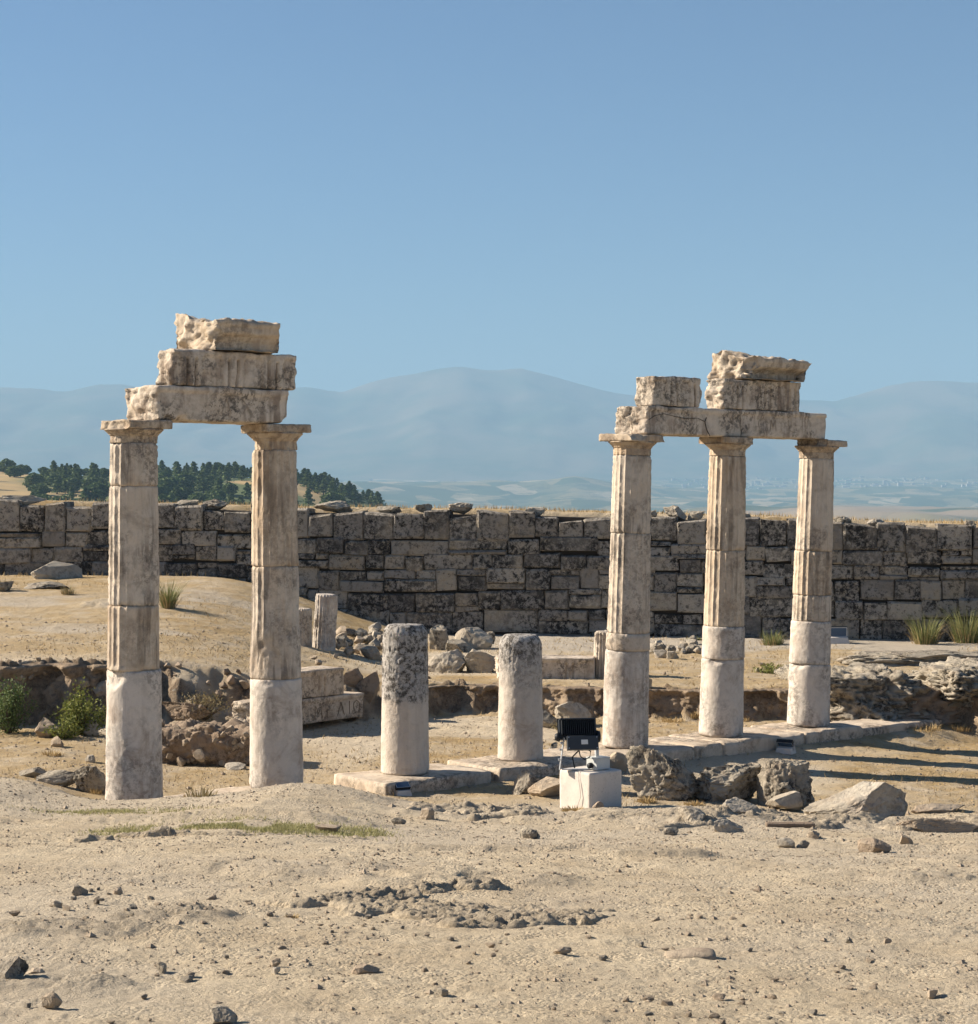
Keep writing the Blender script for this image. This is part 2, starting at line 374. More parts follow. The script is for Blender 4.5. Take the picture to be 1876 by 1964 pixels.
MAT['cable'] = plain('cable', (0.55, 0.52, 0.47), 0.7)
MAT['groove'] = plain('groove', (0.20, 0.15, 0.10), 0.95, 0.0, 0.35)
MAT['groove_faint'] = plain('groove_faint', (0.36, 0.30, 0.235), 0.95, 0.0, 0.3)
MAT['wood'] = stone('wood', (0.26, 0.20, 0.145), (0.21, 0.155, 0.11), stain_amt=0.4, black=0.2, streak=0.0, bump=0.5, pit=0.1)
MAT['white_house'] = plain('white_house', (0.42, 0.40, 0.37), 0.7)
t = NT('glass'); MAT['glass'] = t.done((0.06, 0.10, 0.16), 0.12)

# ---------------------------------------------------------------- terrain
CREST = np.array([(-900, 1490), (0, 1505), (100, 1522), (200, 1536), (300, 1532), (400, 1528), (480, 1518), (560, 1508), (620, 1513), (700, 1527),
                  (760, 1540), (900, 1549), (1000, 1549), (1080, 1551), (1300, 1548), (1550, 1562), (1700, 1566), (1876, 1562), (2600, 1560)], float)
YC = 18.0
BANK = np.array([(-40, 27.5), (-8, 28.4), (-5.6, 28.7), (-4.2, 29.3), (-2.6, 30.0), (-0.5, 30.9), (1.0, 30.7), (2.6, 30.0), (4.6, 30.3), (6.5, 30.0), (9, 29.0), (40, 28)], float)
def front_h(X, Y):
    x = CX + X / YC * FP
    dc = (np.interp(x, CREST[:, 0], CREST[:, 1]) - CY) * YC / FP - 2.84
    return 1.65 + 0.1 * (np.maximum(Y, 2.0) - 6.1) + dc * sstep(11.5, 17.5, Y)
def floor_h(X, Y):
    t = (X + 3.78) * CT + (Y - 20.8) * ST; n = (X + 3.78) * ST - (Y - 20.8) * CT
    h = 3.42 - 0.1 * sstep(-3.5, -5.5, X)
    h = h + 0.14 * sstep(0.2, 1.2, n) * sstep(4.0, 7.5, t) + 0.05 * sstep(5, 3, t) * sstep(0.3, 1.0, n)
    h = h + 0.10 * sstep(4.5, 8.5, X) * sstep(0.2, 1.2, n)
    return h
def terr_h(X, Y):
    s = sstep(-6.0, -0.9, X); k = np.clip((Y - 29.0) / 12.0, 0, 1.0)
    return (1 - k) * (2.42 + 0.56 * s) + k * (1.74 + 1.16 * s)
WALLY = 40.8
WSL = 0.18
def wall_y(X): return WALLY - WSL * np.clip(X, -18, 18)
def wall_top_h(X):
    return np.interp(X, [-40, -10.5, -6.8, -4.5, 0.0, 3.0, 6.0, 9.0, 40], [0.05, 0.10, 0.17, 0.25, 0.29, 0.37, 0.44, 0.58, 0.75])
def ground_base(X, Y):
    X = np.asarray(X, float); Y = np.asarray(Y, float)
    wig = fbm2(X * 0.7, Y * 0.5, 3, 11) * 0.28 + fbm2(X * 2.7, Y * 1.5, 3, 15) * 0.10
    soft = sstep(-3.4, -5.2, X)
    w1 = sstep(YC + 0.1, YC + 1.3 + 4.0 * soft, Y + wig * 0.5)
    h = front_h(X, np.minimum(Y, YC + 0.6)) * (1 - w1) + floor_h(X, Y) * w1
    yb = np.interp(X, BANK[:, 0], BANK[:, 1]) + wig * 1.2
    slope = 0.35 + 1.6 * np.exp(-((X + 4.0) / 1.0) ** 2) + 0.9 * np.exp(-((X + 1.9) / 0.7) ** 2)
    w2 = sstep(yb - slope, yb + 0.12, Y)
    h = h * (1 - w2) + terr_h(X, Y) * w2
    w3 = sstep(wall_y(X) + 0.5, wall_y(X) + 0.9, Y)
    h = h * (1 - w3) + (wall_top_h(X) + 0.02) * w3
    h = h + sstep(46.0, 53.0, Y) * 0.5 + np.maximum(Y - 52, 0) * 0.22
    return EYE - h
MOUNDS = [  # x, y, radius x, radius y, height, rocky
    (-1.1, 11.35, 0.75, 0.45, 0.08, 0.25), (-0.2, 10.6, 0.70, 0.45, 0.08, 0.25), (-2.7, 15.0, 1.3, 0.18, 0.05, 0.3), (-1.6, 14.9, 0.8, 0.16, 0.05, 0.3),
    (2.3, 16.2, 1.3, 0.7, 0.07, 0.3), (0.6, 16.6, 1.2, 0.6, 0.05, 0.3), (4.0, 16.6, 0.9, 0.4, 0.05, 0.3), (-3.0, 8.6, 0.5, 0.2, 0.04, 0.5), (-1.9, 8.3, 0.5, 0.3, 0.05, 0.7), (-1.5, 9.0, 0.35, 0.25, 0.05, 0.7),
    (2.4, 10.8, 0.25, 0.15, 0.03, 0.5), (1.05, 12.1, 0.35, 0.12, 0.05, 0.5), (3.1, 11.9, 0.5, 0.15, 0.03, 0.4), (0.15, 13.0, 0.8, 0.15, 0.03, 0.4), (3.4, 13.2, 0.9, 0.15, 0.03, 0.4),
    (-6.6, 36.0, 0.9, 0.7, 0.10, 0.8), (-3.6, 33.6, 0.5, 0.5, 0.06, 0.4), (-1.75, 6.9, 0.4, 0.2, 0.04, 0.4), (-4.0, 18.6, 0.5, 0.2, 0.05, 0.6), (-2.2, 18.0, 0.7, 0.5, 0.0, 0.3), (-1.2, 18.1, 0.8, 0.5, 0.03, 0.35)]
def ground_full(X, Y):
    z = ground_base(X, Y); near = sstep(60, 45, Y)
    rock = np.zeros_like(z)
    for (mx, my, rx, ry, hh, rk) in MOUNDS:
        sel = (np.abs(X - mx) < 3.2 * rx) & (np.abs(Y - my) < 3.2 * ry)
        if not sel.any(): continue
        xs, ys = X[sel], Y[sel]
        d = ((xs - mx) / rx) ** 2 + ((ys - my) / ry) ** 2 + 0.55 * fbm2(xs * 3.1, ys * 3.6, 3, 40)
        g = np.exp(-np.maximum(d, 0) * 1.2)
        z[sel] += 0.7 * hh * g; rock[sel] = np.maximum(rock[sel], rk * sstep(0.18, 0.5, g))
    rid = 1 - np.abs(fbm2(X * 1.6, Y * 2.3, 4, 60))
    z = z + rock * near * (0.012 * (rid - 0.6) + 0.012 * fbm2(X * 8, Y * 18, 4, 64, 0.62))
    led = np.abs(fbm2(X * 2.1, Y * 4.3, 4, 68, 0.55)); z = z + rock * near * 0.028 * sstep(0.03, 0.12, led)
    z = z + near * (0.016 * fbm2(X * 0.8, Y * 1.0, 3, 20) + 0.008 * fbm2(X * 4, Y * 5, 4, 24, 0.55) + 0.0035 * fbm2(X * 21, Y * 21, 3, 28, 0.65))
    return z, rock
def gz(x, y):
    z, _ = ground_full(np.array([float(x)]), np.array([float(y)])); return float(z[0])
def G(px, py):
    """point of the bare ground under a picture position (marching along the sight line)"""
    dx, dz = (px - CX) / FP, -(py - CY) / FP
    ys = np.arange(4.0, 60.0, 0.02); z = ground_base(dx * ys, ys); hit = np.nonzero(EYE + dz * ys <= z)[0]
    Y = ys[hit[0]] if len(hit) else 40.0
    return (dx * Y, Y)

def bank_face():
    xs = np.arange(-9.5, 9.5, 0.022); nv = 30; vv = np.linspace(0, 1, nv)
    yb = np.interp(xs, BANK[:, 0], BANK[:, 1]); 
    for _ in range(3): wig = fbm2(xs * 0.7, yb * 0.5, 3, 11) * 0.28 + fbm2(xs * 2.7, yb * 1.5, 3, 15) * 0.10; yq = np.interp(xs, BANK[:, 0], BANK[:, 1]) + wig * 1.2
    soft = 1.6 * np.exp(-((xs + 4.0) / 1.0) ** 2) + 0.9 * np.exp(-((xs + 1.9) / 0.7) ** 2)
    zt = ground_base(xs, yq + 0.16); zb = ground_base(xs, yq - 0.55) - 0.05
    Xg, V = np.meshgrid(xs, vv); Z = zb[None] + (zt - zb)[None] * V
    out = 0.33 - 0.24 * V + 0.10 * sstep(0.75, 0.95, V); C = np.stack([Xg * 2.6, Z * 3.4, np.zeros_like(Z)], -1).reshape(-1, 3)
    n = fbm3(C, 5, 871, 0.6).reshape(Z.shape); cav = sstep(0.05, 0.5, fbm3(C * 0.8 + 40, 4, 877, 0.55).reshape(Z.shape))
    Yg = yq[None] - out - 0.10 * n + 0.16 * cav * sstep(0.0, 0.2, V) * sstep(1.0, 0.85, V) + sstep(0.25, 0.6, soft)[None] * 1.6
    Yg = Yg + sstep(0.93, 1.0, V) * 0.35; Z = Z - sstep(0.93, 1.0, V) * 0.02 - (sstep(0.25, 0.6, soft) * 0.4)[None]
    i = np.arange(nv * len(xs)).reshape(nv, len(xs)); q = np.stack([i[:-1, :-1], i[:-1, 1:], i[1:, 1:], i[1:, :-1]], -1).reshape(-1, 4)
    struct(obj('earth_bank', mesh_np('earth_bank', np.stack([Xg, Yg, Z], -1).reshape(-1, 3), q), MAT['earth']))
bank_face()
def make_ground():
    u = np.linspace(-1, 1, 601); 
    rows = np.concatenate([np.linspace(-60, 3.0, 24)[:-1], np.geomspace(3.0, 37.9, 930), np.linspace(38.0, 44.5, 90), np.linspace(44.8, 46.5, 5), np.geomspace(47, 60, 8), np.geomspace(66, 420, 12)])
    U, YY = np.meshgrid(u, rows)
    ye = np.maximum(np.abs(YY), 5.0)
    X = (0.29 * ye + 0.6) * U + (ye * 1.6 + 25) * np.sign(U) * np.maximum(np.abs(U) - 0.86, 0) ** 2 * 51
    X = X.ravel(); Y = YY.ravel(); z, rock = ground_full(X, Y)
    # bank faces of the trench: rough, caved earth
    e = 0.12; gy = (ground_base(X, Y + e) - ground_base(X, Y - e)) / (2 * e)
    bank = sstep(0.28, 0.9, np.abs(gy)) * ((Y > 19) & (Y < 34))
    z = z + bank * (0.10 * fbm2(X * 3.3, Y * 3.3, 5, 80, 0.62))
    dry = sstep(-0.15, 0.35, fbm2(X * 0.33, Y * 0.45, 3, 90)) * sstep(20, 24, Y)
    dry = np.maximum(dry, 0.85 * sstep(20, 22, Y) * sstep(27.5, 26, Y) * sstep(-1.5, -3.0, X)); dry = np.maximum(dry, 0.85 * sstep(0.5, 2.5, X) * sstep(26, 28, Y) * sstep(39, 36, Y))
    dry = np.maximum(dry, 0.75 * sstep(0.7, 1.1, Y - wall_y(X)))
    dry = np.maximum(dry, 0.85 * sstep(-2.0, -4.0, X) * sstep(28.5, 30, Y))
    path = sstep(-1.6, 0.2, X) * sstep(36.3, 37.0, Y + 0.5 * fbm2(X * 0.5, Y * 0.2, 2, 95)) * (Y < wall_y(X) + 0.1) * 0.9
    path = np.maximum(path, 0.55 * sstep(-2.6, -4.5, X) * sstep(0.1, 0.5, fbm2(X * 0.45, Y * 0.8, 3, 97)) * sstep(29, 31, Y) * sstep(40, 38, Y))
    nr, nc = YY.shape; i = np.arange(nr * nc).reshape(nr, nc)
    q = np.stack([i[:-1, :-1], i[:-1, 1:], i[1:, 1:], i[1:, :-1]], -1).reshape(-1, 4)
    me = mesh_np('ground', np.stack([X, Y, z], 1), q, True, {'rock': rock, 'bank': bank, 'dry': dry, 'path': path})
    return struct(obj('ground', me, MAT['ground']))
make_ground()

# ---------------------------------------------------------------- far country
def field_mat():
    t = NT('valley_fields'); c = t.coord(False)
    cell = t.n.new('ShaderNodeTexVoronoi'); t._in(cell.inputs['Vector'], t.vmath('MULTIPLY', c, (1, 0.45, 1))); cell.inputs['Scale'].default_value = 0.011
    r = t.n.new('ShaderNodeSeparateColor'); t.l.new(cell.outputs['Color'], r.inputs[0])
    col = t.mix(t.ramp(r.outputs[0], 0.3, 0.75), (0.05, 0.075, 0.035), (0.20, 0.17, 0.09))
    col = t.mix(t.ramp(r.outputs[1], 0.82, 0.9), col, (0.30, 0.25, 0.16))
    tr = t.ramp(t.noise(c, 0.012, 6, 0.7), 0.50, 0.6); col = t.mix(t.math('MULTIPLY', tr, 0.7), col, (0.03, 0.05, 0.025))
    col = t.mix(t.attr('bare'), col, t.mix(t.noise(c, 0.008, 6, 0.65), (0.20, 0.15, 0.10), (0.31, 0.24, 0.165)))
    return t.done(col, 1.0)
MAT['valley'] = field_mat()
def valley():
    ys = np.geomspace(330, 11500, 190); u = np.linspace(-1, 1, 260)
    U, Y = np.meshgrid(u, ys); X = U * (0.42 * Y + 900); X = X.ravel(); Y = Y.ravel()
    xs = CX + X / Y * FP
    z = np.interp(Y, [330, 1400, 6500, 8200, 10500, 11500], [-62, -62, -58, 10, 98, 130])
    z = z + sstep(5200, 6800, Y) * sstep(9000, 7200, Y) * np.maximum(0, np.interp(xs, [300, 560, 700, 1000, 1100, 1250, 1400, 2200], [0, 70, 85, 68, 92, 58, 40, 30]) + 26 * fbm2(X * 0.0011, Y * 0.0011, 4, 301))
    bare = sstep(2600, 3300, Y) * sstep(5400, 4300, Y) * sstep(1150, 1420, xs)
    z = z + bare * (28 + 20 * np.abs(fbm2(X * 0.0019, Y * 0.0016, 4, 311))) * sstep(0, 0.35, fbm2(X * 0.0007, Y * 0.0009, 3, 317) + 0.4)
    z = z + 5 * fbm2(X * 0.004, Y * 0.004, 4, 321)
    nr, nc = U.shape; i = np.arange(nr * nc).reshape(nr, nc)
    q = np.stack([i[:-1, :-1], i[:-1, 1:], i[1:, 1:], i[1:, :-1]], -1).reshape(-1, 4)
    struct(obj('valley', mesh_np('valley', np.stack([X, Y, z], 1), q, True, {'bare': bare * sstep(-0.2, 0.3, fbm2(X * 0.002, Y * 0.003, 3, 331))}), MAT['valley']))
    return X, Y, z
valley()
RIDGE = np.array([(-1400, 770), (-700, 735), (-250, 760), (0, 745), (60, 745), (130, 751), (190, 739), (240, 738), (330, 752), (430, 757), (520, 748), (590, 741), (655, 751), (700, 737), (760, 721),
                  (820, 711), (890, 705), (940, 709), (1000, 708), (1050, 718), (1110, 735), (1180, 751), (1240, 762), (1400, 770), (1530, 764), (1600, 771), (1650, 757), (1700, 742),
                  (1760, 730), (1810, 727), (1876, 733), (2100, 748), (2600, 720), (3300, 760)], float)
def mountains():
    t = NT('mountain'); c = t.coord(False)
    n = t.noise(c, 0.0016, 8, 0.65)
    MAT['mountain'] = t.done(t.mix(t.ramp(n, 0.35, 0.65), (0.055, 0.075, 0.045), (0.16, 0.13, 0.09)), 1.0)
    YR = 13000.0
    ys = np.concatenate([np.linspace(9600, YR, 70), np.linspace(13100, 14200, 12)]); px = np.linspace(-1400, 3300, 420)
    PX, Y = np.meshgrid(px, ys); X = (PX - CX) / FP * YR; X = X.ravel(); Y = Y.ravel(); PXr = PX.ravel()
    top = EYE + (CY - np.interp(PXr, RIDGE[:, 0], RIDGE[:, 1])) / FP * YR + 8 * fbm2(X * 0.004, Y * 0, 3, 401)
    k = np.clip((Y - 9600) / (YR - 9600), 0, 1); back = np.clip((Y - YR) / 1200, 0, 1)
    spur = 1 - np.abs(fbm2(X * 0.0011 + 0.35 * fbm2(X * 0.0007, Y * 0.0007, 3, 411), Y * 0.00035, 4, 407))
    z = 20 + (top - 20) * (k ** 1.25) + 105 * (spur - 0.75) * np.sin(np.pi * np.clip(k, 0, 1)) * (0.4 + k) - back * 420
    nr, nc = PX.shape; i = np.arange(nr * nc).reshape(nr, nc)
    q = np.stack([i[:-1, :-1], i[:-1, 1:], i[1:, 1:], i[1:, :-1]], -1).reshape(-1, 4)
    struct(obj('mountains', mesh_np('mountains', np.stack([X, Y, z], 1), q), MAT['mountain']))
mountains()

HY0, HY1 = 620.0, 1120.0
def hill_z(X, Y):
    X = np.asarray(X, float); Y = np.asarray(Y, float)
    top = np.interp(X, [-900, -260, -205, -150, -105, -80, -55, -35, 0, 60], [22, 15.5, 14.0, 13.0, 12.0, 6.5, -1.5, -12, -32, -55])
    k = np.clip((Y - HY0) / (1000 - HY0), 0, 1)
    z = -14 + (top + 14) * sstep(-0.15, 1.0, k) + 1.5 * fbm2(X * 0.02, Y * 0.015, 3, 501)
    z = np.minimum(z, top + 2); z = np.where(top < -14, np.minimum(z, top + k * 2), z)
    return z - np.maximum(Y - 1010, 0) * 0.3 - np.maximum(HY0 + 20 - Y, 0) * 0.9
def hill():
    t = NT('hill_grass'); c = t.coord(False); n = t.noise(c, 0.05, 6, 0.65)
    MAT['hill'] = t.done(t.mix(t.attr('scrub'), t.mix(t.ramp(n, 0.35, 0.65), (0.40, 0.28, 0.13), (0.30, 0.23, 0.12)), t.mix(t.noise(c, 0.3, 5, 0.7), (0.05, 0.075, 0.025), (0.12, 0.14, 0.055))), 1.0)
    x = np.linspace(-500, 70, 300); y = np.linspace(HY0 - 60, HY1 + 120, 140); X, Y = np.meshgrid(x, y); nr, nc = X.shape; X = X.ravel(); Y = Y.ravel()
    i = np.arange(nr * nc).reshape(nr, nc); q = np.stack([i[:-1, :-1], i[:-1, 1:], i[1:, 1:], i[1:, :-1]], -1).reshape(-1, 4)
    px = CX + X / Y * FP; sc = sstep(40, 110, px + 40 * fbm2(X * 0.02, Y * 0.02, 3, 511)) * sstep(-0.42, -0.28, fbm2(X * 0.022, Y * 0.012, 3, 515))
    struct(obj('wooded_hill', mesh_np('hill', np.stack([X, Y, hill_z(X, Y)], 1), q, True, {'scrub': sc}), MAT['hill']))
hill()

def tree_mesh(seed, h, w, kind):
    r = np.random.RandomState(seed); n = 520
    if kind == 'pine':
        k = r.rand(n) ** 0.8; zz = 0.12 + 0.88 * k
        lobes = r.rand(7) * 6.28; prof = (1 - k) ** 0.75 * (0.75 + 0.35 * np.sin(k * 23 + seed)) + 0.04
    else:
        k = r.rand(n); zz = 0.15 + 0.85 * k; prof = np.sqrt(np.maximum(0.02, 1 - (2 * k - 0.9) ** 2)) * 0.95
        lobes = r.rand(7) * 6.28
    a = r.rand(n) * 6.283; rad = w / 2 * prof * (0.55 + 0.5 * np.sqrt(r.rand(n))) * (1 + 0.28 * np.sin(3 * a + seed + 5 * k))
    c = np.stack([rad * np.cos(a), rad * np.sin(a), zz * h], 1)
    s = (0.055 + 0.06 * r.rand(n)) * w * (1.3 if kind != 'pine' else 1.15)
    d1 = r.randn(n, 3); d1 /= np.linalg.norm(d1, axis=1, keepdims=True); d2 = np.cross(d1, r.randn(n, 3)); d2 /= np.linalg.norm(d2, axis=1, keepdims=True)
    d2[:, 2] *= 0.7
    v = np.stack([c - d1 * s[:, None], c + d2 * s[:, None] * 0.8, c + d1 * s[:, None], c - d2 * s[:, None] * 0.8], 1).reshape(-1, 3)
    crown = mesh_np('crown', v, np.arange(4 * n).reshape(n, 4), False); crown.materials.append(MAT['pine'])
    m = MB(); m.tube([(0, 0, -0.5), (0.03 * w, 0, h * 0.35), (0, 0.02 * w, h * 0.8)], [0.035 * w + 0.05, 0.028 * w, 0.008 * w], 6)
    for q in range(4):
        aa = q * 1.7 + seed; m.tube([(0, 0, h * (0.25 + 0.12 * q)), (0.3 * w * math.cos(aa), 0.3 * w * math.sin(aa), h * (0.33 + 0.12 * q))], [0.02 * w, 0.006 * w], 5)
    tr = m.mesh('trunk'); tr.materials.append(MAT['bark'])
    return crown, tr
def plant_trees():
    kinds = [tree_mesh(s, 1.0, 0.62, 'pine') for s in range(5)] + [tree_mesh(20 + s, 1.0, 0.95, 'round') for s in range(3)]
    r = random.Random(5); spots = []
    def put(px, Y, h, k): spots.append(((px - CX) / FP * Y, Y, h, k))
    for i in range(60):                      # belt on the skyline between and right of the first two columns
        px = r.uniform(300, 640); put(px, r.uniform(965, 1000), r.uniform(4.5, 7.5), r.randrange(5))
    for i in range(34):
        px = r.uniform(585, 728); put(px, r.uniform(900, 1000), r.uniform(4, 7), r.randrange(5))
    for i in range(80):
        px = r.uniform(60, 420); put(px, r.uniform(740, 940), r.uniform(4.5, 7), r.randrange(7))
    for i in range(60):
        px = r.uniform(290, 700); put(px, r.uniform(700, 860), r.uniform(5, 7.5), r.randrange(8))
    for i in range(62):
        px = r.uniform(80, 660); put(px, r.uniform(880, 980), r.uniform(4.5, 7), r.randrange(5))
    for i in range(26):
        px = r.uniform(-420, 40); put(px, r.uniform(720, 960), r.uniform(4.5, 7), r.randrange(7))
    for i in range(30):
        px = r.uniform(-40, 300); put(px, r.uniform(985, 1005), r.uniform(2.6, 4.2), 5 + r.randrange(3))
    for px, Y, h in ((-10, 760, 4.5), (38, 740, 4.2), (12, 980, 6.5), (22, 700, 3.4)): put(px, Y, h, 5)
    for x, y, h, k in spots:
        z = float(hill_z(np.array([x]), np.array([y]))[0])
        qx = CX + x / y * FP; zone = 'left of the leftmost column' if qx < 210 else ('between the two left columns' if qx < 480 else ('just right of the second column' if qx < 600 else 'at the right end of the hill')); line = 'on the far skyline' if y > 950 else ('halfway down the far hill' if y > 820 else 'low on the far hill')
        if k < 5:
            e = empty('pine_tree', (x, y, z - 0.3)); tag(e, 'dark conifer %s, %s' % (line, zone), 'tree', 'conifers on the far wooded hillside')
        else:
            e = empty('round_tree', (x, y, z - 0.3)); tag(e, 'dark rounded tree %s, %s' % (line, zone), 'tree', 'rounded trees on the far hillside')
        e.scale = (h * r.uniform(1.1, 1.8), h * r.uniform(1.1, 1.8), h * 1.1); e.rotation_euler = (0, 0, r.uniform(0, 6.28))
        obj('crown', kinds[k][0], None, e); obj('trunk', kinds[k][1], None, e)
plant_trees()

def far_town():
    r = random.Random(9); m = MB()
    def zat(x, y):
        xs = CX + x / y * FP
        z = float(np.interp(y, [330, 1400, 6500, 8200, 10500, 11500], [-62, -62, -58, 10, 98, 130]))
        return z
    for k in range(420):
        y = r.uniform(8300, 10400); px = r.gauss(1560, 240) if k % 3 else r.uniform(500, 1800); x = (px - CX) / FP * y
        h = r.uniform(6, 16) if r.random() < 0.3 else r.uniform(3, 6); m.box((x, y, zat(x, y) + h / 2 - 2), (r.uniform(10, 26), 14, h + 4))
    for k in range(90):
        y = r.uniform(2600, 5600); px = r.uniform(640, 1876); x = (px - CX) / FP * y
        m.box((x, y, -58 + 3), (r.uniform(10, 70), r.uniform(14, 40), r.uniform(4, 9) + 6), Matrix.Rotation(r.uniform(-0.3, 0.3), 3, 'Z'))
    stuff(m.build('far_town', MAT['white_house']), 'pale far-off town and farm sheds scattered in the hazy valley', 'town')
far_town()

def haze():
    m = MB(); x0, x1, y0, y1, z0, z1 = -9500, 9500, -400, 14400, -180, 960
    o = m.box(((x0 + x1) / 2, (y0 + y1) / 2, (z0 + z1) / 2), (x1 - x0, y1 - y0, z1 - z0)).build('haze', None)
    mt = bpy.data.materials.new('haze'); mt.use_nodes = True; n = mt.node_tree.nodes; l = mt.node_tree.links
    for q in list(n): n.remove(q)
    v = n.new('ShaderNodeVolumePrincipled'); v.inputs['Color'].default_value = (0.33, 0.53, 0.73, 1); v.inputs['Density'].default_value = HAZE
    v.inputs['Anisotropy'].default_value = 0.0
    oo = n.new('ShaderNodeOutputMaterial'); l.new(v.outputs[0], oo.inputs['Volume']); o.data.materials.append(mt); stuff(o, 'pale blue summer haze filling the valley air', 'haze')
HAZE = 0.000122
haze()

# ---------------------------------------------------------------- the retaining wall
def wall_block_mesh(L, H, D, seed, top_shape=None):
    r = random.Random(seed)
    p, q = lattice(3, 1, 3)
    b = 0.018 + 0.012 * r.random()
    p[:, 0] = np.choose((p[:, 0] * 3 + 0.5).astype(int), [0, b / L + 0.02, 1 - b / L - 0.02, 1])
    p[:, 2] = np.choose((p[:, 2] * 3 + 0.5).astype(int), [0, b / H + 0.03, 1 - b / H - 0.03, 1])
    v = (p - [0.5, 0.5, 0.5]) * [L, D, H]
    edge = (p[:, 0] < 1e-6) | (p[:, 0] > 1 - 1e-6) | (p[:, 2] < 1e-6) | (p[:, 2] > 1 - 1e-6)
    fr = p[:, 1] < 0.5
    v[fr & edge, 1] += r.uniform(0.012, 0.04)
    v[fr & ~edge, 1] -= np.array([r.uniform(0.0, 0.03) for _ in range((fr & ~edge).sum())])
    j = np.array([[r.uniform(-1, 1), r.uniform(-1, 1), r.uniform(-1, 1)] for _ in range(len(v))])
    v[:, 0] += j[:, 0] * 0.017; v[:, 2] += j[:, 2] * 0.015; v[fr, 1] += j[fr, 1] * 0.014
    cor = edge & (np.abs(v[:, 0]) > L / 2 - 0.03) & (np.abs(v[:, 2]) > H / 2 - 0.03)
    v[cor, 0] *= 1 - r.uniform(0, 0.025) / L; v[cor, 2] *= 1 - r.uniform(0, 0.03) / H
    if top_shape is not None:
        t = p[:, 2] > 0.5; v[t, 2] += np.interp(p[t, 0], [0, 0.35, 0.7, 1], top_shape)
    return mesh_np('stone_block', v, q, False)
